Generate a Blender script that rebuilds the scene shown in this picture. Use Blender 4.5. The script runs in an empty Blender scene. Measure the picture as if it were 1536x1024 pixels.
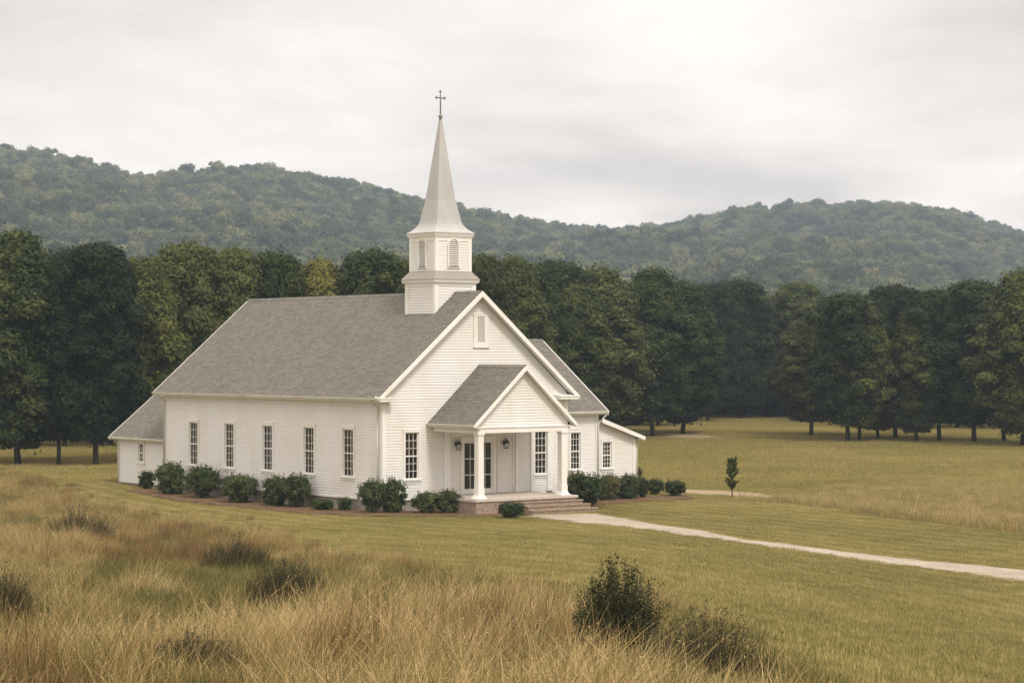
import bpy, math, random
import numpy as np
from mathutils import Vector, Matrix
R = math.radians
rng = np.random.default_rng(7)
random.seed(7)
scene = bpy.context.scene
COL = scene.collection

# ------------------------------------------------------------------ camera
CAMZ = 6.9
FPX, HX, HY = 3439.0, 768.0, 532.0
cd = bpy.data.cameras.new('camera'); cam = bpy.data.objects.new('camera', cd); COL.objects.link(cam)
cam.location = (0, 0, CAMZ); cam.rotation_euler = (R(90), 0, 0)
cd.sensor_width = 36; cd.lens = FPX/1536*36; cd.shift_y = 20/1536
cd.clip_start = 0.5; cd.clip_end = 9000
scene.camera = cam
# ------------------------------------------------------------------ sun + sky
SUN_EL, SUN_AZ = R(52), R(148)          # azimuth clockwise from +Y
sd = bpy.data.lights.new('sun', 'SUN'); so = bpy.data.objects.new('sun', sd); COL.objects.link(so)
sd.energy = 2.3; sd.angle = R(12); sd.color = (1.0, 0.95, 0.885)
dv = Vector((math.sin(SUN_AZ)*math.cos(SUN_EL), math.cos(SUN_AZ)*math.cos(SUN_EL), math.sin(SUN_EL)))
so.rotation_euler = dv.to_track_quat('Z', 'Y').to_euler()
so.location = (30, 20, 60)
w = bpy.data.worlds.new('World'); scene.world = w; w.use_nodes = True
nt = w.node_tree; nt.nodes.clear()
N = nt.nodes.new; L = nt.links.new
out = N('ShaderNodeOutputWorld')
sky = N('ShaderNodeTexSky'); sky.sky_type = 'NISHITA'; sky.sun_disc = False
sky.sun_elevation = SUN_EL; sky.sun_rotation = SUN_AZ; sky.air_density = 1; sky.dust_density = 2
b1 = N('ShaderNodeBackground'); b1.inputs[1].default_value = 0.08; L(sky.outputs[0], b1.inputs[0])
tc = N('ShaderNodeTexCoord'); sx = N('ShaderNodeSeparateXYZ'); L(tc.outputs['Generated'], sx.inputs[0])
def math_(op, a, b=None, c=None, nt_=None):
    n = (nt_ or nt).nodes.new('ShaderNodeMath'); n.operation = op
    for i, v in enumerate((a, b, c)):
        if v is None: continue
        if isinstance(v, (int, float)): n.inputs[i].default_value = v
        else: (nt_ or nt).links.new(v, n.inputs[i])
    return n.outputs[0]
zc = math_('MAXIMUM', sx.outputs[2], 0.0)
zz = math_('ADD', zc, 0.10)
cx = N('ShaderNodeCombineXYZ')
L(math_('DIVIDE', sx.outputs[0], zz), cx.inputs[0]); L(math_('DIVIDE', sx.outputs[1], zz), cx.inputs[1])
def wnoise(scale, det, rough, off, sc=(1, 1, 1)):
    m = N('ShaderNodeMapping'); m.inputs['Location'].default_value = off; m.inputs['Scale'].default_value = sc
    L(cx.outputs[0], m.inputs[0])
    n = N('ShaderNodeTexNoise'); n.inputs['Scale'].default_value = scale; n.inputs['Detail'].default_value = det
    n.inputs['Roughness'].default_value = rough; n.inputs['Distortion'].default_value = .3
    L(m.outputs[0], n.inputs['Vector']); return n.outputs['Fac']
c1 = wnoise(.62, 5, .5, (3.1, .4, 0), (1.25, .62, 1))
c2 = wnoise(2.1, 5, .55, (7.1, 2.4, 0), (.9, .8, 1))
cm = math_('ADD', math_('MULTIPLY', c1, .80), math_('MULTIPLY', c2, .20))
rp = N('ShaderNodeValToRGB'); L(cm, rp.inputs[0])
e = rp.color_ramp.elements
e[0].position = .39; e[0].color = (.735, .67, .62, 1)
e[1].position = .61; e[1].color = (1.15, 1.06, .98, 1)
k = e.new(.49); k.color = (.94, .86, .795, 1)
b2 = N('ShaderNodeBackground'); L(rp.outputs[0], b2.inputs[0])
# overcast sky: zenith about two and a half times as bright as the horizon
L(math_('ADD', math_('MULTIPLY', math_('MAXIMUM', math_('SUBTRACT', zc, .16), 0), 1.3), 1.0), b2.inputs[1])
mx = N('ShaderNodeMixShader'); mx.inputs[0].default_value = .93
L(b1.outputs[0], mx.inputs[1]); L(b2.outputs[0], mx.inputs[2]); L(mx.outputs[0], out.inputs[0])
# ------------------------------------------------------------------ exposure / render
scene.view_settings.view_transform = 'Standard'; scene.view_settings.look = 'None'
scene.view_settings.exposure = 0.13; scene.view_settings.gamma = 1.0
cy = scene.cycles
cy.max_bounces = 6; cy.diffuse_bounces = 3; cy.glossy_bounces = 2; cy.transmission_bounces = 3
cy.transparent_max_bounces = 8; cy.volume_bounces = 0
cy.use_denoising = True
try:
    cy.denoiser = 'OPENIMAGEDENOISE'; cy.denoising_input_passes = 'RGB_ALBEDO_NORMAL'; cy.denoising_prefilter = 'NONE'
except Exception as ex: print(ex)
cy.sample_clamp_indirect = 4

# ------------------------------------------------------------------ helpers
def smooth(a, b, x):
    t = np.clip((x-a)/(b-a), 0, 1); return t*t*(3-2*t)
_gp = np.array([[-600, 5.2], [0, 5.0], [10, 4.55], [22, 3.7], [30, 3.15], [35, 2.83], [50, 1.96], [65, 1.13], [80, .39], [95, -.34], [106, -.70], [118, -.8], [6000, -.8]])
def G(x, y):
    """ground height"""
    x = np.asarray(x, float); y = np.asarray(y, float)
    h = np.interp(y, _gp[:, 0], _gp[:, 1]) + .8
    m = 1-smooth(1.0, 17.0, x)
    near = smooth(20, 45, y)
    far = 1-smooth(95, 118, y)
    rough = .05*np.sin(x*.9+1.3*np.sin(y*.31))*np.cos(y*.7+x*.2) + .07*np.sin(x*.33+y*.21)
    left = .32*smooth(-12, -26, x)*smooth(112, 130, y)*(1-smooth(150, 200, y))
    und = .25*np.sin(x*.045+.5)*np.sin(y*.03+.4)*smooth(150, 190, y)
    strip = .45*np.exp(-((y-(126-.9*(x-14)))/9)**2)*smooth(12, 22, x)
    return -.8 + h*m + rough*far*m + left + und + strip
def at(px, py):
    """the point of the ground seen at a pixel of the photograph"""
    a, b = (px-HX)/FPX, (HY-py)/FPX
    t = np.arange(10, 900, .25)
    d = CAMZ + b*t - G(a*t, t)
    i = np.argmax(d < 0)
    if d[i] >= 0: i = len(t)-1
    t0, t1 = t[i-1], t[i]
    f = d[i-1]/(d[i-1]-d[i]+1e-9)
    y = t0+(t1-t0)*f
    return Vector((a*y, y, float(G(a*y, y))))
def pix(x, y, z=None):
    if z is None: z = G(x, y)
    return HX+FPX*x/y, HY-FPX*(z-CAMZ)/y

class MB:
    def __init__(s): s.v = []; s.f = []; s.uv = []
    def face(s, pts, uv=None):
        i = len(s.v); s.v += [tuple(p) for p in pts]; s.f.append(tuple(range(i, i+len(pts))))
        s.uv.append(uv or [(0, 0)]*len(pts))
    def box(s, a, b):
        x0, y0, z0 = (min(a[i], b[i]) for i in range(3)); x1, y1, z1 = (max(a[i], b[i]) for i in range(3))
        P = [(x0, y0, z0), (x1, y0, z0), (x1, y1, z0), (x0, y1, z0), (x0, y0, z1), (x1, y0, z1), (x1, y1, z1), (x0, y1, z1)]
        for q in ((0, 3, 2, 1), (4, 5, 6, 7), (0, 1, 5, 4), (1, 2, 6, 5), (2, 3, 7, 6), (3, 0, 4, 7)):
            pts = [P[k] for k in q]
            s.face(pts, [(p[0]+p[1], p[2]) for p in pts])
    def prism(s, poly, d):
        """closed prism: 3-D polygon swept by d"""
        P = [Vector(p) for p in poly]; D = Vector(d); n = len(P)
        nr = sum(((P[i]-P[0]).cross(P[i+1]-P[0]) for i in range(1, n-1)), Vector())
        if nr.dot(D) > 0: P.reverse()
        s.face(P, [(p.x+p.y, p.z) for p in P]); s.face([p+D for p in reversed(P)], [(p.x+p.y, p.z) for p in reversed(P)])
        for i in range(n):
            a, b = P[i], P[(i+1) % n]; s.face([b, a, a+D, b+D], [(p.x+p.y, p.z) for p in (b, a, a+D, b+D)])
    def rings(s, rs, cap=True):
        """stack of rings (lists of points)"""
        n = len(rs[0]); i0 = len(s.v)
        for r in rs: s.v += [tuple(p) for p in r]
        for k in range(len(rs)-1):
            for j in range(n):
                a = i0+k*n+j; b = i0+k*n+(j+1) % n
                s.f.append((a, b, b+n, a+n)); s.uv.append([(0, 0)]*4)
        if cap:
            s.f.append(tuple(i0+j for j in reversed(range(n)))); s.uv.append([(0, 0)]*n)
            s.f.append(tuple(i0+(len(rs)-1)*n+j for j in range(n))); s.uv.append([(0, 0)]*n)
    def sq(s, c, prof):
        """square section stack: prof = [(half, z)]"""
        s.rings([[(c[0]-h, c[1]-h, z), (c[0]+h, c[1]-h, z), (c[0]+h, c[1]+h, z), (c[0]-h, c[1]+h, z)] for h, z in prof])
    def tube(s, pts, r, n=8):
        pts = [Vector(p) for p in pts]; rs = []
        if not isinstance(r, (list, tuple)): r = [r]*len(pts)
        for i, p in enumerate(pts):
            d = (pts[min(i+1, len(pts)-1)]-pts[max(i-1, 0)]).normalized()
            u = d.orthogonal().normalized() if abs(d.z) > .9 or True else d
            up = Vector((0, 0, 1)) if abs(d.z) < .9 else Vector((0, 1, 0))
            u = d.cross(up).normalized(); v = u.cross(d).normalized()
            rs.append([p+r[i]*(math.cos(t)*u+math.sin(t)*v) for t in [2*math.pi*j/n for j in range(n)]])
        s.rings(rs)
    def lathe(s, c, prof, n=12):
        s.rings([[(c[0]+r*math.cos(2*math.pi*j/n), c[1]+r*math.sin(2*math.pi*j/n), c[2]+z) for j in range(n)] for r, z in prof])
    def courses(s, poly, O, U, V, pitch, lap, holes=(), v0=None):
        """lapped boards / shingle courses over a convex polygon given in (u,v); outward = U x V"""
        O, U, V = Vector(O), Vector(U).normalized(), Vector(V).normalized(); Nn = U.cross(V)
        vs = [p[1] for p in poly]; lo = min(vs) if v0 is None else v0; hi = max(vs)
        def span(v):
            xs = []
            n = len(poly)
            for i in range(n):
                (x0, y0), (x1, y1) = poly[i], poly[(i+1) % n]
                if abs(y1-y0) < 1e-9:
                    if abs(y0-v) < 1e-6: xs += [x0, x1]
                elif min(y0, y1)-1e-9 <= v <= max(y0, y1)+1e-9: xs.append(x0+(x1-x0)*(v-y0)/(y1-y0))
            return (min(xs), max(xs)) if xs else None
        brk = sorted(set(round(y, 5) for y in vs))
        k = 0
        while lo+k*pitch < hi-1e-6:
            a = lo+k*pitch; b = min(a+pitch, hi); k += 1
            cuts = [a]+[y for y in brk if a+1e-4 < y < b-1e-4]+[b]
            for c, d in zip(cuts, cuts[1:]):
                e = 1e-6
                s0, s1 = span(c+e), span(d-e)
                if not s0 or not s1: continue
                segs = [(0., 1.)]
                for (hu0, hu1, hv0, hv1) in holes:
                    if hv0 < (c+d)/2 < hv1 and s1[1]-s1[0] > .01:
                        W = s0[1]-s0[0]; f0, f1 = (hu0-s0[0])/W, (hu1-s0[0])/W; ns = []
                        for g0, g1 in segs:
                            if f1 <= g0 or f0 >= g1: ns.append((g0, g1)); continue
                            if f0 > g0: ns.append((g0, f0))
                            if f1 < g1: ns.append((f1, g1))
                        segs = ns
                oc = lap*(1-(c-a)/pitch); od = lap*(1-(d-a)/pitch)
                for g0, g1 in segs:
                    q = [(s0[0]+g0*(s0[1]-s0[0]), c, oc), (s0[0]+g1*(s0[1]-s0[0]), c, oc), (s1[0]+g1*(s1[1]-s1[0]), d, od), (s1[0]+g0*(s1[1]-s1[0]), d, od)]
                    s.face([O+U*x+V*y+Nn*o for x, y, o in q], [(x, y) for x, y, o in q])
                    if c == a:
                        q = [(q[0][0], c, 0), (q[1][0], c, 0), (q[1][0], c, oc), (q[0][0], c, oc)]
                        s.face([O+U*x+V*y+Nn*o for x, y, o in q], [(x, y) for x, y, o in q])
    def build(s, name, mat, parent=None, smooth_=False):
        me = bpy.data.meshes.new(name); me.from_pydata(s.v, [], s.f)
        uvl = me.uv_layers.new(name='uv'); fl = [c for f in s.uv for u in f for c in u]
        uvl.data.foreach_set('uv', fl)
        me.materials.append(mat)
        if smooth_: me.polygons.foreach_set('use_smooth', [True]*len(s.f))
        me.update()
        o = bpy.data.objects.new(name, me); COL.objects.link(o)
        if parent: o.parent = parent
        return o

def npmesh(name, V, F, mat, attrs=None, link=True, parent=None, smooth_=False):
    """V (n,3), F (m,k) arrays"""
    V = np.asarray(V, np.float32); F = np.asarray(F, np.int32)
    me = bpy.data.meshes.new(name); k = F.shape[1]
    me.vertices.add(len(V)); me.vertices.foreach_set('co', V.ravel())
    me.loops.add(F.size); me.loops.foreach_set('vertex_index', F.ravel())
    me.polygons.add(len(F)); me.polygons.foreach_set('loop_start', np.arange(0, F.size, k, dtype=np.int32))
    try: me.polygons.foreach_set('loop_total', np.full(len(F), k, np.int32))
    except Exception: pass
    if smooth_: me.polygons.foreach_set('use_smooth', np.ones(len(F), bool))
    me.update(calc_edges=True)
    for an, arr in (attrs or {}).items():
        a = me.attributes.new(an, 'FLOAT', 'FACE'); a.data.foreach_set('value', np.asarray(arr, np.float32))
    me.materials.append(mat)
    o = bpy.data.objects.new(name, me)
    if link: COL.objects.link(o)
    if parent: o.parent = parent
    return o
def tag(o, label=None, cat=None, group=None, kind=None):
    if label: o['label'] = label
    if cat: o['category'] = cat
    if group: o['group'] = group
    if kind: o['kind'] = kind
    return o
def empty(name, loc, rz=0):
    o = bpy.data.objects.new(name, None); COL.objects.link(o); o.location = loc; o.rotation_euler = (0, 0, rz); o.empty_display_size = .5
    return o

# ------------------------------------------------------------------ materials
class Mat:
    def __init__(s, name, rough=.8, spec=.2):
        s.m = bpy.data.materials.new(name); s.m.use_nodes = True; s.nt = s.m.node_tree
        s.p = s.nt.nodes['Principled BSDF']; s.p.inputs['Roughness'].default_value = rough
        s.p.inputs['Specular IOR Level'].default_value = spec
    def n(s, t, **kw):
        n = s.nt.nodes.new(t)
        for k, v in kw.items():
            if k in n.inputs: n.inputs[k].default_value = v
            else: setattr(n, k, v)
        return n
    def l(s, a, b): s.nt.links.new(a, b)
    def pos(s, sc=(1, 1, 1), world=True, rot=0):
        g = s.n('ShaderNodeNewGeometry').outputs['Position'] if world else s.n('ShaderNodeTexCoord').outputs['Object']
        mp = s.n('ShaderNodeMapping'); mp.inputs['Scale'].default_value = sc; mp.inputs['Rotation'].default_value = (0, 0, rot); s.l(g, mp.inputs[0]); return mp.outputs[0]
    def noise(s, scale, vec=None, det=4, rough=.5, dist=0):
        n = s.n('ShaderNodeTexNoise'); n.inputs['Scale'].default_value = scale; n.inputs['Detail'].default_value = det
        n.inputs['Roughness'].default_value = rough; n.inputs['Distortion'].default_value = dist
        s.l(vec if vec is not None else s.pos(), n.inputs['Vector']); return n.outputs['Fac']
    def ramp(s, fac, stops):
        r = s.n('ShaderNodeValToRGB'); s.l(fac, r.inputs[0]); e = r.color_ramp.elements
        while len(e) < len(stops): e.new(.5)
        for el, (p, c) in zip(e, stops): el.position = p; el.color = (*c, 1)
        return r.outputs[0]
    def mix(s, fac, a, b, mode='MIX'):
        m = s.n('ShaderNodeMix'); m.data_type = 'RGBA'; m.blend_type = mode
        for sock, v in ((m.inputs[0], fac), (m.inputs[6], a), (m.inputs[7], b)):
            if isinstance(v, (int, float)): sock.default_value = v
            elif isinstance(v, tuple): sock.default_value = (*v, 1)
            else: s.l(v, sock)
        return m.outputs[2]
    def math(s, op, a, b=None, c=None): return math_(op, a, b, c, s.nt)
    def attr(s, name): return s.n('ShaderNodeAttribute', attribute_name=name).outputs['Fac']
    def bump(s, h, strength, dist):
        b = s.n('ShaderNodeBump'); b.inputs['Strength'].default_value = strength; b.inputs['Distance'].default_value = dist
        s.l(h, b.inputs['Height']); s.l(b.outputs[0], s.p.inputs['Normal'])
    def col(s, c):
        if isinstance(c, tuple): s.p.inputs['Base Color'].default_value = (*c, 1)
        else: s.l(c, s.p.inputs['Base Color'])
        return s

def white_mat(name, c=(.80, .765, .71), dirt=.10, boards=None):
    m = Mat(name, .55, .3)
    a = m.noise(.8, m.pos((1, 1, .35)), 4, .5); b = m.noise(5, m.pos((1, 1, .5)), 3, .6)
    f = m.math('ADD', m.math('MULTIPLY', a, .75), m.math('MULTIPLY', b, .25))
    d = tuple(x*(1-dirt*2.0) for x in c); d = (d[0]*1.0, d[1]*.97, d[2]*.90)
    base = m.ramp(f, [(.34, d), (.56, c)])
    if boards:      # every board weathers a little differently, and the joint line paints in the lap's shadow along with grime
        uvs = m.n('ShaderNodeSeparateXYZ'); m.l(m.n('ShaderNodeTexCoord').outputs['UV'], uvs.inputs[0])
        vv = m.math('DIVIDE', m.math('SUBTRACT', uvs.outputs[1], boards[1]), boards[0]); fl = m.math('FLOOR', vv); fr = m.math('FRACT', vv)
        wn = m.n('ShaderNodeTexWhiteNoise'); wn.noise_dimensions = '2D'; cb = m.n('ShaderNodeCombineXYZ'); m.l(fl, cb.inputs[0]); m.l(m.math('FLOOR', m.math('ADD', m.math('MULTIPLY', uvs.outputs[0], .27), m.math('MULTIPLY', fl, .37))), cb.inputs[1]); m.l(cb.outputs[0], wn.inputs['Vector'])
        base = m.mix(m.math('MULTIPLY', wn.outputs['Value'], .09), base, (.50, .47, .42))
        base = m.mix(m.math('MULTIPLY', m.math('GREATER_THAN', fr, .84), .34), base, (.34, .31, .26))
    m.col(base)
    return m.m
M = {}
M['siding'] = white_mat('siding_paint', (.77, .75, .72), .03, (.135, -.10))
M['trim'] = white_mat('trim_paint', (.79, .77, .735), .03)
M['gutter'] = white_mat('gutter_paint', (.70, .67, .58), .10)

def shingle_mat():
    m = Mat('roof_shingles', .9, .15)
    uv = m.n('ShaderNodeTexCoord').outputs['UV']
    br = m.n('ShaderNodeTexBrick'); m.l(uv, br.inputs['Vector'])
    br.inputs['Scale'].default_value = 1.0; br.inputs['Brick Width'].default_value = .33; br.inputs['Row Height'].default_value = .165
    br.inputs['Mortar Size'].default_value = .018; br.inputs['Mortar Smooth'].default_value = .1; br.inputs['Bias'].default_value = 0  # dark shingle joints, widened to paint the shading of each course into the colour
    br.inputs['Color1'].default_value = (.25, .225, .185, 1); br.inputs['Color2'].default_value = (.085, .075, .061, 1); br.inputs['Mortar'].default_value = (.05, .048, .042, 1)
    br.offset = .37; br.squash = 1
    a = m.noise(.45, m.pos(), 5, .6); b = m.noise(45, m.pos(), 2, .7)
    c = m.mix(m.math('MULTIPLY', a, .6), br.outputs['Color'], (.155, .142, .118))
    c = m.mix(.45, c, m.ramp(b, [(.3, (.075, .072, .062)), (.7, (.29, .275, .235))]))
    m.col(c); m.bump(b, .5, .012)
    return m.m
M['shingle'] = shingle_mat()
def spire_mat():
    m = Mat('spire_metal', .5, .4)
    a = m.noise(1.1, m.pos((1, 1, .25)), 6, .6); b = m.noise(20, m.pos(), 3, .6)
    m.col(m.mix(.25, m.ramp(a, [(.3, (.345, .335, .315)), (.7, (.46, .448, .422))]), m.ramp(b, [(.3, (.29, .28, .262)), (.7, (.52, .505, .478))])))
    return m.m
M['spire'] = spire_mat()
def skirt_mat():
    m = Mat('skirt_slate', .8, .2); b = m.noise(9, m.pos((1, 1, 3)), 4, .6)
    m.col(m.ramp(b, [(.3, (.24, .22, .185)), (.7, (.34, .315, .27))])); return m.m
M['skirt'] = skirt_mat()
def glass_mat():
    m = Mat('window_glass', .12, .6)
    vec = m.pos((1, 1, 1), True)
    a = m.noise(1.7, vec, 2, .5)
    m.col(m.ramp(a, [(.40, (.008, .008, .006)), (.6, (.024, .018, .011))]))
    m.bump(m.noise(2.2, m.pos((1, 1, .6)), 2, .5), .10, .04)
    return m.m
M['glass'] = glass_mat()
m = Mat('black_iron', .4, .5); m.col((.012, .012, .012)); M['iron'] = m.m
m = Mat('candle', .5, .3); m.col((.7, .66, .58)); M['candle'] = m.m
m = Mat('cross_metal', .5, .5); m.col(m.ramp(m.noise(9), [(.3, (.10, .09, .07)), (.7, (.26, .235, .19))])); M['cross'] = m.m
def stone_mat(name, ca, cb, mortar, bw=.24, rh=.08, bumpy=.6, mo=.014):
    m = Mat(name, .9, .15); uv = m.n('ShaderNodeTexCoord').outputs['UV']
    nz = m.n('ShaderNodeTexNoise'); nz.inputs['Scale'].default_value = 3; m.l(uv, nz.inputs['Vector'])
    br = m.n('ShaderNodeTexBrick'); m.l(m.mix(.03, uv, nz.outputs['Color'], 'ADD'), br.inputs['Vector'])
    br.inputs['Scale'].default_value = 1; br.inputs['Brick Width'].default_value = bw; br.inputs['Row Height'].default_value = rh; br.inputs['Mortar Size'].default_value = mo
    br.inputs['Color1'].default_value = (*ca, 1); br.inputs['Color2'].default_value = (*cb, 1); br.inputs['Mortar'].default_value = (*mortar, 1)
    n2 = m.noise(7, m.pos(), 5, .65)
    m.col(m.mix(.6, br.outputs['Color'], m.ramp(n2, [(.3, tuple(x*.5 for x in ca)), (.7, tuple(min(1, x*1.25) for x in cb))])))
    m.bump(m.math('ADD', m.math('MULTIPLY', n2, .6), m.math('MULTIPLY', br.outputs['Fac'], -.5)), bumpy, .03)
    return m.m
M['brick'] = stone_mat('porch_brick', (.22, .15, .105), (.36, .27, .20), (.40, .34, .27))
M['found'] = stone_mat('foundation_stone', (.27, .235, .19), (.38, .34, .28), (.30, .27, .22), .5, .2, .6, .01)
m = Mat('porch_stone', .85, .2); n_ = m.noise(5, m.pos(), 6, .65); m.col(m.ramp(n_, [(.3, (.22, .165, .12)), (.7, (.44, .37, .29))])); m.bump(n_, .3, .02); M['slab'] = m.m
m = Mat('porch_boards', .7, .2); n_ = m.noise(4, m.pos((1, 1, 1)), 5, .6); m.col(m.ramp(n_, [(.3, (.42, .36, .30)), (.7, (.58, .52, .45))])); M['deck'] = m.m
m = Mat('step_brick', .9, .15); n_ = m.noise(9, m.pos(), 5, .7); m.col(m.ramp(n_, [(.3, (.17, .115, .08)), (.7, (.40, .30, .225))])); m.bump(n_, .5, .03); M['step'] = m.m

# ------------------------------------------------------------------ ground
def grass_tone(m, vec_scale=1.0):
    """shared patchy lawn / dry-grass tone over the place"""
    big = m.noise(.045, m.pos((1, .6, 1)), 4, .55, .3)
    mid = m.noise(.35, m.pos((.5, 1.3, 1), rot=.35), 5, .6)
    f = m.math('ADD', m.math('MULTIPLY', big, .6), m.math('MULTIPLY', mid, .4))
    return f
def ground_mat():
    m = Mat('grass_ground', .95, .05)
    f = grass_tone(m)
    c = m.ramp(f, [(.36, (.125, .108, .033)), (.50, (.19, .155, .052)), (.64, (.27, .21, .080))])
    fine = m.noise(9, m.pos(), 4, .7)
    c = m.mix(.6, c, m.ramp(fine, [(.3, (.10, .085, .026)), (.7, (.34, .28, .11))]))
    m.col(c); m.bump(fine, .7, .08)
    return m.m
M['ground'] = ground_mat()
def axis(pts):
    a = []
    for (p, q, st) in pts: a += list(np.arange(p, q, st))
    return np.array(a+[pts[-1][1]])
ys = axis([(-350, -20, 30), (-20, 10, 3), (10, 130, 1.0), (130, 300, 4), (300, 620, 20), (620, 2000, 110)])
xs = axis([(-1850, -200, 110), (-200, -60, 10), (-60, 60, 1.0), (60, 200, 10), (200, 1850, 110)])
Xg, Yg = np.meshgrid(xs, ys)
Vg = np.stack([Xg.ravel(), Yg.ravel(), G(Xg, Yg).ravel()], 1)
nx, ny = len(xs), len(ys)
I = (np.arange(ny-1)[:, None]*nx+np.arange(nx-1)[None, :]).ravel()
go = npmesh('ground', Vg, np.stack([I, I+1, I+nx+1, I+nx], 1), M['ground'], smooth_=True); tag(go, kind='structure')

# ------------------------------------------------------------------ church frame
FX, FY = -6.23, 110.4
TH = math.atan2(.613, .790)
ct, st_ = math.cos(TH), math.sin(TH)
def Wd(t, s, z=0): return Vector((FX+ct*t-st_*s, FY+st_*t+ct*s, z))
def loc_ts(x, y):
    dx, dy = x-FX, y-FY; return dx*ct+dy*st_, -dx*st_+dy*ct
church = empty('church', (FX, FY, 0), TH)
tag(church, 'white clapboard church with grey shingle roof, tall pointed steeple and columned porch', 'church')

W_, L_ = 11.43, 21.3
Z0 = -.10
RID, SL, OV = 10.04, .842, .45
HC = W_/2
def roofz(t): return RID-SL*abs(t-HC)
# openings: (centre, bottom, width, height)
side_px = [290.8, 344.5, 401.8, 464, 522.7]
def s_of(px):
    r_ = (px-HX)/FPX; return (r_*FY-FX)/(-st_-r_*ct)
side_w = [(s_of(p), .92, .94, 2.33) for p in side_px]
def t_of(px, s):
    r_ = (px-HX)/FPX; return (r_*(FY+ct*s)-FX+st_*s)/(ct-r_*st_)
front_w = [(t_of(617.5, 0), .86, .80, 2.28), (t_of(811, 0), .86, .78, 2.2)]
trans_s = 2.5
tr_w = [(t_of(863, trans_s), .86, .66, 1.95)]
ln_w = [(t_of(910.5, trans_s), .86, .62, 1.40)]
AX_S, AX_E, AX_T = L_, L_+6.3, .5
def hole(w_, off=0): return (w_[0]-w_[2]/2-.03, w_[0]+w_[2]/2+.03, w_[1]-.03, w_[1]+w_[3]+.03)

def wall_mesh(name, faces, parent=church):
    b = MB()
    for poly, O, U, V, holes in faces: b.courses(poly, O, U, V, .135, .024, holes, v0=None)
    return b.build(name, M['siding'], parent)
X, Y_, Z = (1, 0, 0), (0, 1, 0), (0, 0, 1)
door_h = (4.82, 6.66, .02, 2.66)
gab = [(0, Z0), (W_, Z0), (W_, 5.0), (HC, roofz(HC)-.2), (0, 5.0)]
# side wall seen: u runs from rear to front so that U x V faces outward (-x)
wall_mesh('nave_wall', [
    ([(0, Z0), (W_, Z0), (W_, 5.0), (HC, RID-.18), (0, 5.0)], (0, 0, 0), X, Z, [hole(w) for w in front_w]+[door_h]),
    ([(-L_, Z0), (0, Z0), (0, 5.0), (-L_, 5.0)], (0, 0, 0), (0, -1, 0), Z, [(-w[0]-w[2]/2-.03, -w[0]+w[2]/2+.03, w[1]-.03, w[1]+w[3]+.03) for w in side_w]),
    ([(0, Z0), (L_, Z0), (L_, 5.0), (0, 5.0)], (W_, 0, 0), Y_, Z, []),
    ([(-W_, Z0), (0, Z0), (0, 5.0), (-HC, RID-.18), (-W_, 5.0)], (0, L_, 0), (-1, 0, 0), Z, []),
])

def gable_roof(name, c, half, y0, y1, rid, sl, axis='y', pitch=.165, th=.10, rake=.26, fascia=.20, soffit=True, ends=(1, 1), wallhalf=None, parent=church):
    """gable roof; ridge along local y (or x) between y0 and y1 at centre c"""
    def P(a, y, z): return (c+a, y, z) if axis == 'y' else (y, c+a, z)
    top = MB(); ez = rid-sl*half; ln = math.hypot(half, half*sl)
    for sg in (-1, 1):
        # outward normal up: U x V, V points up slope towards the ridge
        V = Vector(P(-sg, 0, sl))-Vector(P(0, 0, 0)); V = Vector((V.x if axis == 'y' else 0, V.y if axis == 'x' else 0, sl))
        ax = Vector((0, 1, 0)) if axis == 'y' else Vector((1, 0, 0))
        U = ax if (ax.cross(V)).z > 0 else -ax
        O = Vector(P(sg*half, 0, ez)); d = 1 if U == ax else -1
        a, b_ = sorted((y0*d, y1*d))
        top.courses([(a, 0), (b_, 0), (b_, ln), (a, ln)], O, U, V, pitch, .013)
    # edge of the shingle layer
    for sg in (-1, 1):
        q = [P(sg*half, y0, ez-.001), P(0, y0, rid-.001), P(0, y0, rid-th), P(sg*half, y0, ez-th)]
        d = Vector(P(0, y1, 0))-Vector(P(0, y0, 0)); top.prism(q, d)
    ro = top.build(name, M['shingle'], parent)
    cap = MB(); dd = Vector(P(0, y1+.02, 0))-Vector(P(0, y0-.02, 0))
    cap.prism([P(-.14, y0-.02, rid-.14*sl+.03), P(0, y0-.02, rid+.05), P(.14, y0-.02, rid-.14*sl+.03), P(0, y0-.02, rid+.012)], dd)
    cap.build('ridge_cap', M['shingle'], ro)
    # rake boards on the gable ends
    for k, ye in enumerate((y0, y1)):
        if not ends[k]: continue
        o = -.05 if k == 0 else .05
        for sg in (-1, 1):
            b = MB()
            b.prism([P(sg*(half+.01), ye, ez+.012), P(0, ye, rid+.02), P(0, ye, rid-rake), P(sg*(half+.01), ye, ez-rake*.86)], Vector(P(0, ye+o, 0))-Vector(P(0, ye, 0)))
            # shingle drip line over the board
            b.build('rake_board', M['trim'], parent)
            if wallhalf:
                # sloping soffit under the overhang
                yi = wallhalf[k]
                b = MB(); b.prism([P(sg*half, ye, ez-th-.003), P(0, ye, rid-th-.003), P(0, ye, rid-th-.06), P(sg*half, ye, ez-th-.06)], Vector(P(0, yi, 0))-Vector(P(0, ye, 0)))
                b.build('rake_soffit', M['trim'], parent)
    return ro, ez
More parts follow.
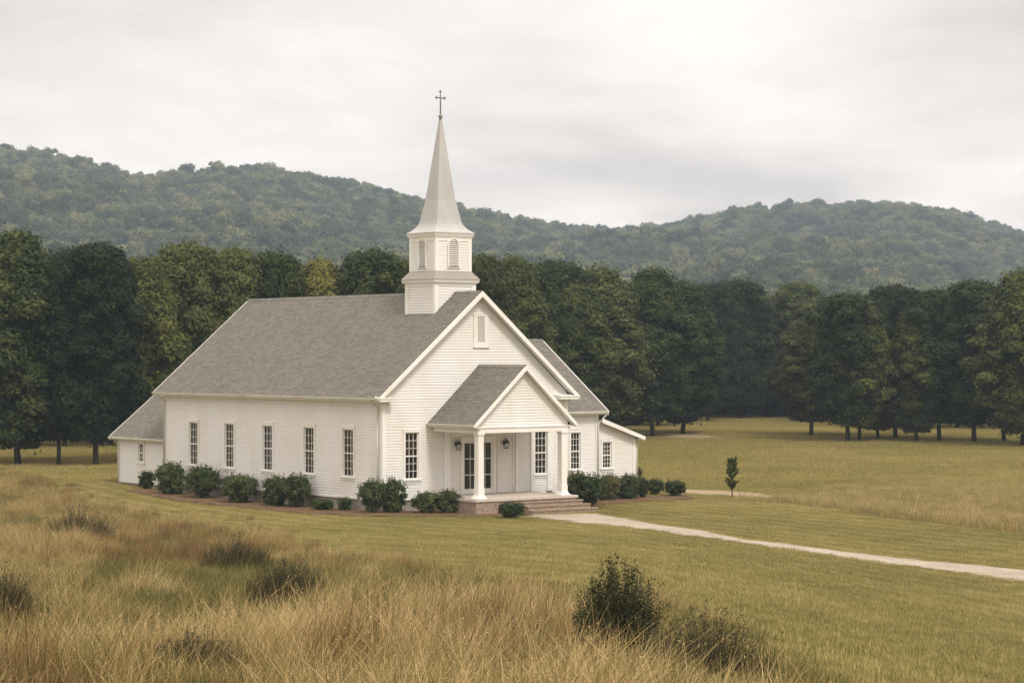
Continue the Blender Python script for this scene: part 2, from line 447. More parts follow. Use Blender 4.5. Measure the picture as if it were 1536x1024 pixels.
def eave_trim(x0, y0, x1, y1, ez, depth, inward, parent=church, gut=True, fh=.2):
    """fascia + boxed soffit + half-round gutter along an eave; inward = unit vector to the wall"""
    b = MB(); i = Vector((inward[0], inward[1], 0))
    a, c = Vector((x0, y0, 0)), Vector((x1, y1, 0))
    def bx(o0, o1, z0, z1):
        q = [a+i*o0+Vector((0, 0, z0)), a+i*o1+Vector((0, 0, z0)), a+i*o1+Vector((0, 0, z1)), a+i*o0+Vector((0, 0, z1))]
        b.prism(q, c-a)
    bx(.0, .03, ez-fh, ez-.015)
    bx(.033, depth+.03, ez-fh+.01, ez-fh+.04)
    b.build('soffit', M['trim'], parent)
    g = MB()
    if gut:
        n = 6; q = []
        for (o, z) in ((-.003, -.02), (-.003, -.12), (-.06, -.135), (-.115, -.10), (-.13, -.02), (-.115, -.02), (-.10, -.09), (-.05, -.115), (-.018, -.105), (-.018, -.02)):
            q.append(a+i*o+Vector((0, 0, ez+z)))
        # outer skin as closed prism
        g.prism(q[:5], c-a)
        g.build('gutter', M['gutter'], parent)
# nave roof
gable_roof('nave_roof', HC, HC+OV, -.40, L_+.40, RID, SL, wallhalf=(-.004, L_+.004))
EZ = RID-SL*(HC+OV)
eave_trim(-OV, -.40, -OV, L_+.40, EZ, OV, (1, 0))
eave_trim(W_+OV, -.40, W_+OV, L_+.40, EZ, OV, (-1, 0))
# frieze boards, corner boards
def board(name, a, b, mat='trim', parent=church): 
    q = MB(); q.box(a, b); return q.build(name, M[mat], parent)
board('frieze_board', (-.040, 0.1, EZ-.42), (0.01, L_-.1, EZ-.165))
def corner(t, s, ox, oy, z0, z1, wd=.17):
    b = MB(); p = .042
    x0, x1 = (t-p, t+wd) if ox < 0 else (t-wd, t+p)
    y0, y1 = (s-p, s+wd) if oy < 0 else (s-wd, s+p)
    b.box((x0, y0, z0), (x1, y1, z1)); return b.build('corner_board', M['trim'], church)
corner(0, 0, -1, -1, Z0-.02, EZ-.17); corner(W_, 0, 1, -1, Z0-.02, EZ-.17); corner(0, L_, -1, 1, Z0-.02, EZ-.17)
# gable returns with their small sloped roofs
for (a, b_) in ((-OV-.02, .42), (W_-.85, W_+OV+.02)):
    q = MB(); q.box((a, -.46, EZ-.21), (b_, -.03, EZ-.02)); q.box((a-.02, -.49, EZ-.08), (b_+.02, -.02, EZ-.018))
    q.prism([(a, -.47, EZ-.016), (a, -.02, EZ-.016), (a, -.02, EZ+.05)], (b_-a, 0, 0))
    q.build('gable_return', M['trim'], church)
# foundations
b = MB()
b.box((.03, .03, -1.2), (W_-.03, L_-.03, Z0+.03)); b.build('foundation', M['found'], church)
# water table strip
q = MB(); q.box((-.045, -.045, Z0-.05), (2.5, -.0, Z0+.05)); q.box((-.046, -.046, Z0-.05), (0, L_, Z0+.051)); q.build('water_table', M['trim'], church)

# ------------------------------------------------------------------ windows
def window(cx_, z0, w_, h, wall, off, rows=3, cols=3, sash2=True, sill=True):
    """wall: 'front' (outward -y at y=off), 'left' (outward -x), 'right', 'back'"""
    f = MB(); c = .115; hw = w_/2
    # casing
    f.box((-hw-c, -.055, 0), (-hw, .06, h)); f.box((hw, -.055, 0), (hw+c, .06, h)); f.box((-hw-c-.02, -.065, h), (hw+c+.02, .06, h+c+.02))
    f.box((-hw-c-.03, -.075, h+c+.02), (hw+c+.03, .02, h+c+.05))
    f.box((-hw, .02, -.0), (-hw+.03, .10, h)); f.box((hw-.03, .02, 0), (hw, .10, h)); f.box((-hw+.03, .02, h-.03), (hw-.03, .10, h))
    fr = f.build('window', M['trim'], church)
    s = MB(); s.box((-hw-c-.05, -.10, -.07), (hw+c+.05, .09, 0.0)); s.box((-hw-c, -.05, -.19), (hw+c, .0, -.072)); so_ = s.build('sill', M['trim'], fr)
    g = MB(); g.box((-hw+.02, .075, 0.0), (hw-.02, .085, h-.01)); g.build('glass', M['glass'], fr)
    m_ = MB(); x0, x1 = -hw+.031, hw-.031; z1 = h-.031; zm = h*.49; t = .026
    m_.box((x0, .022, .001), (x0+t, .068, z1)); m_.box((x1-t, .022, .001), (x1, .068, z1)); m_.box((x0+t, .022, .001), (x1-t, .068, .05)); m_.box((x0+t, .022, z1-t), (x1-t, .068, z1))
    if sash2: m_.box((x0+t, .012, zm-.03), (x1-t, .068, zm+.03))
    for k in range(1, cols):
        xx = x0+(x1-x0)*k/cols; m_.box((xx-.009, .035, .05), (xx+.009, .0685, z1-t))
    spans = [(.02, zm), (zm, z1)] if sash2 else [(.02, z1)]
    for (a, b_) in spans:
        for k in range(1, rows):
            zz_ = a+(b_-a)*k/rows; m_.box((x0+t, .033, zz_-.010), (x1-t, .067, zz_+.010))
    m_.build('sash', M['trim'], fr)
    if wall == 'front': fr.location = (cx_, off, z0)
    elif wall == 'left': fr.location = (off, cx_, z0); fr.rotation_euler = (0, 0, R(-90))
    elif wall == 'right': fr.location = (off, cx_, z0); fr.rotation_euler = (0, 0, R(90))
    return fr
for w_ in side_w: window(*w_, 'left', 0)
for w_ in front_w: window(*w_, 'front', 0)

# ------------------------------------------------------------------ transept + lean-to + rear annex
TT = t_of(896.5, trans_s); TD0, TD1 = trans_s, trans_s+10.6
tc_ = (TD0+TD1)/2; tov = .35; tR = 7.72; tE = 3.93; tsl = (tR-tE)/(tc_-TD0+tov)
wz = tE+tsl*tov-.1
wall_mesh('transept_wall', [
    ([(W_, Z0), (TT, Z0), (TT, wz-.1), (W_, wz-.1)], (0, TD0, 0), X, Z, [hole(w) for w in tr_w]),
    ([(TD0, Z0), (TD1, Z0), (TD1, wz), (tc_, tR-.15), (TD0, wz)], (TT, 0, 0), Y_, Z, []),
    ([(-TT, Z0), (-W_, Z0), (-W_, wz-.1), (-TT, wz-.1)], (0, TD1, 0), (-1, 0, 0), Z, []),
])
gable_roof('transept_roof', tc_, tc_-TD0+tov, 8.4, TT+.42, tR, tsl, axis='x', ends=(0, 1), wallhalf=(0, TT+.004))
eave_trim(W_+.05, TD0-tov, TT+.42, TD0-tov, tE, tov, (0, 1))
eave_trim(W_+.05, TD1+tov, TT+.42, TD1+tov, tE, tov, (0, -1))
corner(TT, TD0, 1, -1, Z0-.02, tE-.17)
for w_ in tr_w: window(*w_, 'front', trans_s)
LT = t_of(952.5, trans_s); LD1 = TD0+6.5
lz0, lz1 = 3.52, 2.50   # roof top at transept wall / at outer eave
lsl = (lz0-lz1)/(LT+.4-TT)
def lz(t): return lz0-lsl*(t-TT)
wall_mesh('lean_to_wall', [
    ([(TT+.05, Z0), (LT, Z0), (LT, lz(LT)-.14), (TT+.05, lz(TT)-.14)], (0, TD0+.02, 0), X, Z, [hole(w) for w in ln_w]),
    ([(TD0+.02, Z0), (LD1, Z0), (LD1, lz(LT)-.14), (TD0+.02, lz(LT)-.14)], (LT, 0, 0), Y_, Z, []),
    ([(-LT, Z0), (-TT, Z0), (-TT, lz(TT)-.14), (-LT, lz(LT)-.14)], (0, LD1, 0), (-1, 0, 0), Z, []),
])
b = MB(); ll = math.hypot(LT+.4-TT, lz0-lz1)
b.courses([(TD0-.3, 0), (LD1+.3, 0), (LD1+.3, ll), (TD0-.3, ll)], (LT+.4, 0, lz1), Y_, (-(LT+.4-TT), 0, lz0-lz1), .165, .013)
b.prism([(TT+.045, TD0-.3, lz0-.002), (LT+.4, TD0-.3, lz1-.002), (LT+.4, TD0-.3, lz1-.09), (TT+.045, TD0-.3, lz0-.09)], (0, LD1-TD0+.6, 0))
b.build('lean_to_roof', M['shingle'], church)
b = MB(); b.prism([(TT+.045, TD0-.35, lz0+.012), (LT+.43, TD0-.35, lz1+.012), (LT+.43, TD0-.35, lz1-.20), (TT+.045, TD0-.35, lz0-.22)], (0, .045, 0)); b.build('rake_board', M['trim'], church)
b = MB(); b.prism([(TT+.045, TD0-.3, lz0-.093), (LT+.4, TD0-.3, lz1-.093), (LT+.4, TD0-.3, lz1-.14), (TT+.045, TD0-.3, lz0-.14)], (0, .29, 0)); b.build('rake_soffit', M['trim'], church)
eave_trim(LT+.4, TD0-.3, LT+.4, LD1+.3, lz1, .4, (-1, 0), fh=.17)
q = MB(); q.box((LT-.16, TD0-.022, Z0-.02), (LT+.042, TD0+.16, lz(LT)-.2)); q.build('corner_board', M['trim'], church)
for w_ in ln_w: window(*w_, 'front', trans_s+.02)
b = MB(); b.box((W_-.1, TD0+.03, -1.2), (TT-.03, TD1-.03, Z0+.03)); b.box((TT-.1, TD0+.05, -1.201), (LT-.03, LD1-.03, Z0+.029)); b.build('foundation', M['found'], church)
# annex behind the nave
AW = W_-2*AX_T; aE = 2.20; aov = .35; aSL = .80; aR = aE+aSL*(AW/2+aov)
AZ0 = -.42
r_ = (212-HX)/FPX
s212 = (r_*(FY+st_*AX_T)-FX-ct*AX_T)/(-st_-r_*ct)
wall_mesh('annex_wall', [
    ([(-AX_E, AZ0), (-AX_S, AZ0), (-AX_S, aE+.1), (-AX_E, aE+.1)], (AX_T, 0, 0), (0, -1, 0), Z, [(-s212-.34, -s212+.34, .77, 1.91)]),
    ([(AX_S, AZ0), (AX_E, AZ0), (AX_E, aE+.1), (AX_S, aE+.1)], (W_-AX_T, 0, 0), Y_, Z, []),
    ([(-W_+AX_T, AZ0), (-AX_T, AZ0), (-AX_T, aE+.2), (-HC, aR-.15), (-W_+AX_T, aE+.2)], (0, AX_E, 0), (-1, 0, 0), Z, []),
])
gable_roof('annex_roof', HC, AW/2+aov, AX_S+.01, AX_E+.40, aR, aSL, ends=(0, 1), wallhalf=(0, AX_E+.004))
eave_trim(AX_T-aov, AX_S+.05, AX_T-aov, AX_E+.4, aE, aov, (1, 0), fh=.17)
eave_trim(W_-AX_T+aov, AX_S+.05, W_-AX_T+aov, AX_E+.4, aE, aov, (-1, 0), fh=.17)
corner(AX_T, AX_E, -1, 1, AZ0-.02, aE-.12)
r_ = (212-HX)/FPX
s212 = (r_*(FY+st_*AX_T)-FX-ct*AX_T)/(-st_-r_*ct)
window(s212, .80, .62, 1.08, 'left', AX_T, rows=2)
b = MB(); b.box((AX_T+.03, AX_S, -1.2), (W_-AX_T-.03, AX_E-.03, AZ0+.02)); b.build('foundation', M['brick'], church)

# downspouts
def downspout(pts, r=.045):
    b = MB(); b.tube(pts, r, 8); return b.build('downspout', M['gutter'], church, True)
downspout([(-OV-.05, .32, EZ-.08), (-OV-.03, .32, EZ-.24), (-.25, .32, EZ-.34), (-.10, .30, EZ-.46), (-.095, .30, 3), (-.095, .30, Z0-.2)])
downspout([(-OV-.05, L_-.1, EZ-.08), (-OV-.03, L_-.1, EZ-.24), (-.25, L_-.1, EZ-.34), (-.10, L_-.12, EZ-.5), (-.095, L_-.12, Z0-.2)], .05)
downspout([(AX_T-aov-.05, AX_E-.1, aE-.08), (AX_T-aov, AX_E-.12, aE-.2), (AX_T-.11, AX_E-.14, aE-.4), (AX_T-.1, AX_E-.14, AZ0-.05)], .04)
downspout([(TT+.30, TD0-tov-.05, tE-.08), (TT+.30, TD0-tov, tE-.22), (TT+.02, TD0-.14, tE-.6), (TT-.04, TD0-.10, tE-.8), (TT-.04, TD0-.10, Z0-.2)], .05)
downspout([(LT+.45, TD0+.1, lz1-.06), (LT+.40, TD0+.08, lz1-.2), (LT+.12, TD0-.02, lz1-.45), (LT+.10, TD0-.02, lz1-.6), (LT+.10, TD0-.02, Z0-.3)], .05)
downspout([(W_+OV+.05, .25, EZ-.08), (W_+OV, .25, EZ-.22), (W_+.10, .25, EZ-.5), (W_+.10, .25, Z0-.2)])

# ------------------------------------------------------------------ steeple
TC = (HC, 3.13)
def tier(name, h, z0, z1, holes, cw=.20):
    b = MB(); cx0, cy0 = TC
    b.courses([(-h, z0), (h, z0), (h, z1), (-h, z1)], (cx0, cy0-h, 0), X, Z, .135, .022, holes)
    b.courses([(-h, z0), (h, z0), (h, z1), (-h, z1)], (cx0-h, cy0, 0), (0, -1, 0), Z, .135, .022, holes)
    b.courses([(-h, z0), (h, z0), (h, z1), (-h, z1)], (cx0+h, cy0, 0), Y_, Z, .135, .022, holes)
    b.courses([(-h, z0), (h, z0), (h, z1), (-h, z1)], (cx0, cy0+h, 0), (-1, 0, 0), Z, .135, .022, holes)
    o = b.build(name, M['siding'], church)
    for sx_ in (-1, 1):
        for sy in (-1, 1):
            q = MB(); p = .04; x_ = cx0+sx_*h; y_ = cy0+sy*h
            q.box((x_+sx_*p, y_+sy*p, z0), (x_-sx_*cw, y_-sy*cw, z1)); q.build('corner_board', M['trim'], o)
    return o
tier('steeple_base', 1.25, 7.9, 10.52, [])
b = MB(); b.sq(TC, [(1.29, 10.36), (1.30, 10.50), (1.38, 10.52), (1.42, 10.62), (1.42, 10.66)]); b.build('steeple_cornice', M['trim'], church)
b = MB(); b.sq(TC, [(1.44, 10.664), (1.44, 10.70), (1.13, 11.10), (1.13, 11.12)]); b.build('skirt_roof', M['skirt'], church)
bel = tier('belfry', 1.095, 11.11, 12.84, [(-.37, .37, 11.30, 12.78)], cw=.17)
b = MB(); b.sq(TC, [(1.13, 12.62), (1.13, 12.80), (1.17, 12.82), (1.20, 12.92), (1.22, 12.925), (1.225, 13.0)]); b.build('belfry_cornice', M['trim'], church)
b = MB(); b.sq(TC, [(1.25, 13.003), (1.25, 13.05), (1.08, 13.17), (.93, 13.31), (.82, 13.48), (.755, 13.68), (.70, 13.95), (.55, 14.72), (.05, 18.85)]); b.build('spire', M['spire'], church)
# arched louvres on all four faces
def arch_pts(hw, h, n=10): return [(-hw, 0), (hw, 0)]+[(hw*math.cos(math.pi*k/n), h-hw+hw*math.sin(math.pi*k/n)) for k in range(n+1)]
for k in range(4):
    hw, hh = .29, 1.36
    fr = MB(); n = 14
    outer = [(-hw-.07, -.05)]+[((hw+.07)*math.cos(math.pi*(1-j/n)), hh-hw+(hw+.07)*math.sin(math.pi*(1-j/n))) for j in range(n+1)]+[(hw+.07, -.05)]
    inner = [(-hw, 0.0)]+[(hw*math.cos(math.pi*(1-j/n)), hh-hw+hw*math.sin(math.pi*(1-j/n))) for j in range(n+1)]+[(hw, 0.0)]
    m_ = len(outer)
    for j in range(m_-1):
        a0, a1, b1_, b0 = outer[j], outer[j+1], inner[j+1], inner[j]
        fr.prism([(a0[0], -.075, a0[1]), (a1[0], -.075, a1[1]), (b1_[0], -.075, b1_[1]), (b0[0], -.075, b0[1])], (0, .13, 0))
    fr.box((-hw-.1, -.075, -.10), (hw+.1, .01, -.051))
    # flat board that fills the square hole round the arch
    for sgn in (-1, 1):
        for j in range(n//2):
            a0 = ((hw+.06)*math.cos(math.pi*j/n)*sgn, hh-hw+(hw+.06)*math.sin(math.pi*j/n)); a1 = ((hw+.06)*math.cos(math.pi*(j+1)/n)*sgn, hh-hw+(hw+.06)*math.sin(math.pi*(j+1)/n))
            fr.prism([(a0[0], -.012, a0[1]), (sgn*(hw+.11), -.012, a0[1]), (sgn*(hw+.11), -.012, a1[1]), (a1[0], -.012, a1[1])], (0, .02, 0))
    fr.box((-hw-.11, -.0125, hh+.058), (hw+.11, .008, hh+.10))
    lo = fr.build('louvre', M['trim'], church)
    bk = MB(); bk.box((-hw-.05, .07, -.03), (hw+.05, .09, hh+.05)); bk.build('louvre_back', M['skirt'], lo)
    sl_ = MB(); nz = 13
    for j in range(nz):
        zb = .02+j*(hh-.04)/nz; zt = zb+.045
        hwz = hw if zt < hh-hw else math.sqrt(max(.0004, hw*hw-(zt-(hh-hw))**2))
        sl_.prism([(-hwz, -.035, zb), (-hwz, -.03, zb+.018), (-hwz, .055, zb+.085), (-hwz, .055, zb+.065)], (2*hwz, 0, 0))
    sl_.build('slat', M['siding'], lo)
    a = k*math.pi/2; lo.rotation_euler = (0, 0, a)
    lo.location = (TC[0]+1.095*math.sin(a), TC[1]-1.095*math.cos(a), 11.36)
# cross with finial
b = MB(); b.lathe((TC[0], TC[1], 18.80), [(.04, 0), (.09, .03), (.07, .07), (.05, .09), (.10, .13), (.115, .19), (.09, .25), (.045, .29), (.03, .36), (.025, .4)], 12)
b.tube([(TC[0], TC[1], 19.15), (TC[0], TC[1], 19.9), (TC[0], TC[1], 20.24)], .033, 8)
b.tube([(TC[0]-.25, TC[1], 19.93), (TC[0]+.25, TC[1], 19.93)], .032, 8)
for (dx, dz) in ((-.25, 0), (.25, 0), (0, .31)):
    for (ex, ez_) in ((0, .045), (0, -.045), (.05*np.sign(dx) if dx else 0, .05 if not dx else 0), (.045 if not dx else 0, 0), (-.045 if not dx else 0, 0)):
        b.lathe((TC[0]+dx+ex, TC[1], 19.93+dz+ez_-.035), [(.004, 0), (.028, .012), (.038, .035), (.028, .058), (.004, .07)], 8)
b.build('cross', M['cross'], church, True)

# rectangular gable vent
vt, vz = 5.92, 7.30
f = MB(); f.box((vt-.46, -.06, vz), (vt-.235, .0, vz+1.55)); f.box((vt+.205, -.06, vz), (vt+.46, .0, vz+1.55)); f.box((vt-.235, -.06, vz), (vt+.205, 0, vz+.22)); f.box((vt-.235, -.06, vz+1.48), (vt+.205, 0, vz+1.55)); f.box((vt-.5, -.085, vz-.05), (vt+.5, 0, vz-.002))
f.box((vt-.50, -.08, vz+1.551), (vt+.5, 0, vz+1.60))
vo = f.build('gable_vent', M['trim'], church)
s_ = MB()
for j in range(12):
    z_ = vz+.23+j*.104
    s_.prism([(vt-.234, -.05, z_), (vt-.234, -.045, z_+.02), (vt-.234, -.002, z_+.075), (vt-.234, -.002, z_+.055)], (.438, 0, 0))
s_.build('slat', M['siding'], vo)
q = MB(); q.box((vt-.234, -.03, vz+.22), (vt+.204, -.028, vz+1.48)); q.build('louvre_back', M['skirt'], vo)

# ------------------------------------------------------------------ porch
PC = 5.77; PH = 3.10; PR = 6.38; PE = 3.58; psl = (PR-PE)/PH; PY = -3.86
gable_roof('porch_roof', PC, PH, PY, -.002, PR, psl, ends=(1, 0), rake=.22, wallhalf=(-3.56, 0))
eave_trim(PC-PH, PY, PC-PH, -.01, PE, .35, (1, 0), fh=.19)
eave_trim(PC+PH, PY, PC+PH, -.01, PE, .35, (-1, 0), fh=.19)
b = MB(); b.courses([(PC-2.82, 3.42), (PC+2.82, 3.42), (PC+2.82, 3.64), (PC, PR-.19), (PC-2.82, 3.64)], (0, -3.56, 0), X, Z, .135, .024)
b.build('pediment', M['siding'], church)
# beam (architrave) on three sides and ceiling
b = MB(); b.box((PC-2.83, -3.72, 3.16), (PC+2.83, -3.36, 3.40)); b.box((PC-2.87, -3.76, 3.401), (PC+2.87, -3.36, 3.45))
b.box((PC-2.83, -3.355, 3.161), (PC-2.50, -.03, 3.40)); b.box((PC+2.50, -3.355, 3.161), (PC+2.83, -.03, 3.40))
b.build('porch_beam', M['trim'], church)
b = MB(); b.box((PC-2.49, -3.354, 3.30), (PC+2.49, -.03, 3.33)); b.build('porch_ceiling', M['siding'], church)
for ct_ in (PC-2.62, PC+2.50):
    c0 = (ct_, -3.54)
    b = MB(); b.sq(c0, [(.17, .50), (.165, .54), (.160, 3.02), (.18, 3.03), (.18, 3.07), (.20, 3.08), (.20, 3.158)])
    co = b.build('column', M['trim'], church)
    q = MB(); q.sq(c0, [(.28, .021), (.28, .07), (.26, .085), (.21, .14), (.185, .24), (.185, .48), (.185, .52)]); q.build('column_base', M['trim'], co)
for pt, pw in ((3.80, .34), (8.15, .20), (9.12, .18), (10.28, .34)):
    b = MB(); b.box((pt-pw/2, -.10, .0), (pt+pw/2, -.0, 3.15)); b.box((pt-pw/2-.03, -.13, 0), (pt+pw/2+.03, 0.001, .16)); b.box((pt-pw/2-.03, -.13, 3.02), (pt+pw/2+.03, 0.001, 3.151))
    b.build('pilaster', M['trim'], church)
# frieze over the door wall and closed siding panel beside the door
b = MB(); b.box((4.02, -.065, 2.86), (8.04, 0, 3.16)); b.build('porch_frieze', M['trim'], church)
b = MB(); b.box((6.92, -.07, .03), (6.99, 0, 2.86)); b.box((7.90, -.07, .03), (7.97, 0, 2.86)); b.build('panel_trim', M['trim'], church)
# double glass door
dc = 5.74
f = MB(); f.box((4.66, -.075, .021), (4.82, .06, 2.75)); f.box((6.66, -.075, .021), (6.82, .06, 2.75)); f.box((4.66, -.08, 2.62), (6.82, .061, 2.80)); f.box((4.62, -.10, 2.801), (6.86, .0, 2.85)); f.box((4.82, -.02, .021), (6.66, .08, .06))
do = f.build('door_frame', M['trim'], church)
for sg in (-1, 1):
    b = MB(); x0, x1 = (4.822, dc-.004) if sg < 0 else (dc+.004, 6.658)
    b.box((x0, .0, .062), (x0+.09, .05, 2.615)); b.box((x1-.09, .0, .062), (x1, .05, 2.615)); b.box((x0+.09, .0, .062), (x1-.09, .05, .26)); b.box((x0+.09, .0, 2.53), (x1-.09, .05, 2.615))
    for z_ in (.95, 1.75): b.box((x0+.09, .01, z_-.018), (x1-.09, .045, z_+.018))
    xm = (x0+x1)/2; b.box((xm-.010, .015, .26), (xm+.010, .043, 2.53))
    d = b.build('door', M['trim'], church)
    g = MB(); g.box((x0+.085, .046, .25), (x1-.085, .056, 2.54)); g.build('glass', M['glass'], d)
    h_ = MB(); hx = dc+sg*.05; h_.tube([(hx, -.01, 1.0), (hx, -.05, 1.02), (hx, -.05, 1.22), (hx, -.01, 1.24)], .012, 6); h_.build('handle', M['iron'], d)
b = MB(); b.box((4.6, -.0, 0), (6.9, .4, .02)); b.build('threshold', M['slab'], church)
# wall lanterns
for lt in (4.36, 7.34):
    b = MB(); z_ = 2.42; y_ = -.26
    b.box((lt-.05, -.03 if lt < 6 else -.03, z_-.02), (lt+.05, .0, z_+.20))
    b.tube([(lt, -.02, z_+.12), (lt, -.10, z_+.26), (lt, -.2, z_+.34), (lt, y_, z_+.30)], .012, 6)
    b.lathe((lt, y_, z_), [(.02, .30), (.03, .27), (.035, .23), (.13, .15), (.155, .10), (.165, .07), (.10, .075)], 12)
    for k in range(6):
        a = k*math.pi/3+.3; b.tube([(lt+.145*math.cos(a), y_+.145*math.sin(a), z_+.09), (lt+.15*math.cos(a), y_+.15*math.sin(a), z_-.05), (lt+.11*math.cos(a), y_+.11*math.sin(a), z_-.18)], .010, 5)
    b.lathe((lt, y_, z_), [(.04, -.21), (.12, -.195), (.12, -.175), (.03, -.17)], 12)
    lo = b.build('lantern', M['iron'], church)
    q = MB(); q.lathe((lt, y_, z_), [(.025, -.165), (.025, .0), (.008, .03)], 8); q.build('candle', M['candle'], lo)
# floor, brick base, steps
FT0, FT1, FS = 2.62, 8.92, -3.98
b = MB(); b.box((FT0, FS, -.10), (FT1, -.05, .02)); b.build('porch_floor', M['deck'], church)
b = MB(); b.box((FT0+.06, FS+.06, -1.3), (FT1-.06, -.03, -.101)); b.build('porch_base', M['brick'], church)
for k in range(3):
    z_ = -.185*(k+1); y_ = FS-.34*(k+1)
    b = MB(); b.box((5.25-.0*k, y_, z_-.06), (FT1+.05+.22*k, y_+.36 if k == 0 else y_+.37, z_)); so_ = b.build('step', M['step'], church)
    q = MB(); q.box((5.28, y_+.035, z_-.60), (FT1+.02+.22*k, FS+.05 if k == 0 else y_+.36, z_-.061)); q.build('riser', M['brick'], so_)
# skirt of nave wall by the porch is hidden; flagstone at the step foot
# ------------------------------------------------------------------ paths, mulch: sheets that follow the ground
def ribbon(name, pts, widths, mat, lift, nseg=60, nw=7, edge=.12, seed=0):
    P = np.array([[p[0], p[1]] for p in pts]); d = np.r_[0, np.cumsum(np.hypot(*np.diff(P, axis=0).T))]
    t = np.linspace(0, d[-1], nseg)
    # smooth interpolation (Catmull-Rom through numpy cubic resample)
    xs_, ys_ = np.interp(t, d, P[:, 0]), np.interp(t, d, P[:, 1])
    for _ in range(4):
        xs_[1:-1] = (xs_[:-2]+2*xs_[1:-1]+xs_[2:])/4; ys_[1:-1] = (ys_[:-2]+2*ys_[1:-1]+ys_[2:])/4
    ww = np.interp(t, d, widths)
    tx, ty = np.gradient(xs_), np.gradient(ys_); l_ = np.hypot(tx, ty); nx_, ny_ = -ty/l_, tx/l_
    r = np.random.default_rng(seed); jl = r.normal(0, edge, nseg); jr = r.normal(0, edge, nseg)
    V = []
    for j in range(nw):
        f_ = j/(nw-1)-.5
        e_ = np.where(f_ > 0, jl, jr)*abs(f_)*2 if True else 0
        o = f_*ww+e_
        x_ = xs_+nx_*o; y_ = ys_+ny_*o; V.append(np.stack([x_, y_, G(x_, y_)+lift-(.03 if j in (0, nw-1) else 0)], 1))
    V = np.stack(V, 1).reshape(-1, 3)
    I = (np.arange(nseg-1)[:, None]*nw+np.arange(nw-1)[None, :]).ravel()
    o = npmesh(name, V, np.stack([I, I+1, I+nw+1, I+nw], 1), mat, smooth_=True); tag(o, kind='structure'); return o, np.stack([xs_, ys_], 1), ww
def gravel_mat(name, ca, cb, cc):
    m = Mat(name, .95, .1); a = m.noise(.8, m.pos(), 5, .6); b_ = m.noise(14, m.pos(), 3, .7)
    m.col(m.mix(.5, m.ramp(a, [(.35, ca), (.65, cb)]), m.ramp(b_, [(.3, cc), (.7, cb)]))); m.bump(b_, .5, .03); return m.m
M['gravel'] = gravel_mat('path_gravel', (.27, .222, .168), (.47, .405, .325), (.16, .13, .09))
M['sand'] = gravel_mat('track_sand', (.25, .19, .115), (.36, .28, .18), (.18, .13, .075))
def mulch_mat():
    m = Mat('mulch_bark', .95, .1); a = m.noise(2.0, m.pos(), 5, .65); b_ = m.noise(20, m.pos(), 3, .7)
    m.col(m.mix(.5, m.ramp(a, [(.35, (.075, .046, .024)), (.65, (.18, .118, .062))]), m.ramp(b_, [(.3, (.05, .028, .016)), (.72, (.27, .17, .09))]))); m.bump(b_, .9, .06); return m.m
M['mulch'] = mulch_mat()
pl = [at(842, 773), at(880, 779), at(940, 787), at(1000, 795.5), at(1063, 806.5), at(1200, 824), at(1320, 839), at(1440, 852), at(1560, 865), at(1700, 884)]
path_v, _c, _w = ribbon('path_verge', pl, [4.3, 3.9, 3.5, 3.4, 3.3, 3.2, 3.2, 3.2, 3.2, 3.2], M['sand'], .035, 110, 5, .25, 8)
path_o, path_c, path_w = ribbon('path', pl, [4.0, 3.5, 3.1, 2.9, 2.7, 2.6, 2.6, 2.6, 2.6, 2.6], M['gravel'], .055, 110, 7, .06, 3)
tl = [at(1005, 735), at(1045, 737), at(1085, 739.5), at(1120, 742), at(1160, 746)]
track_o, track_c, track_w = ribbon('dirt_track', tl, [2.0, 3.2, 3.0, 2.2, .6], M['sand'], .03, 40, 5, .12, 4)
t2 = [at(930, 651), at(985, 652.5), at(1030, 654.5), at(1062, 657)]
track2_o, track2_c, track2_w = ribbon('far_dirt_track', t2, [5, 5.5, 5, 1.5], M['sand'], .04, 30, 5, .25, 5)
# mulch beds along the walls
bed_def = []
def bed(pts_ts, widths, seed):
    o, c, ww = ribbon('mulch_bed', [Wd(*p) for p in pts_ts], widths, M['mulch'], .07, 70, 9, .22, seed); bed_def.append((c, ww))
bed([(-1.15, 22.2), (-1.15, 12), (-1.25, 4), (-1.2, 1.2), (-.9, -1.0), (.6, -1.45), (2.4, -1.6), (3.2, -2.6), (2.6, -4.2), (4.2, -4.9), (5.1, -4.9)], [2.2, 4.0, 4.2, 4.2, 3.8, 4.0, 4.2, 4.2, 2.6, 1.8, .9], 11)
bed([(9.6, -4.2), (9.6, -1.5), (12.5, .9), (15.5, 1.0), (18.0, 1.1), (19.8, 1.6), (21.2, 2.2)], [1.0, 3.0, 4.0, 3.8, 3.6, 3.0, 1.0], 12)

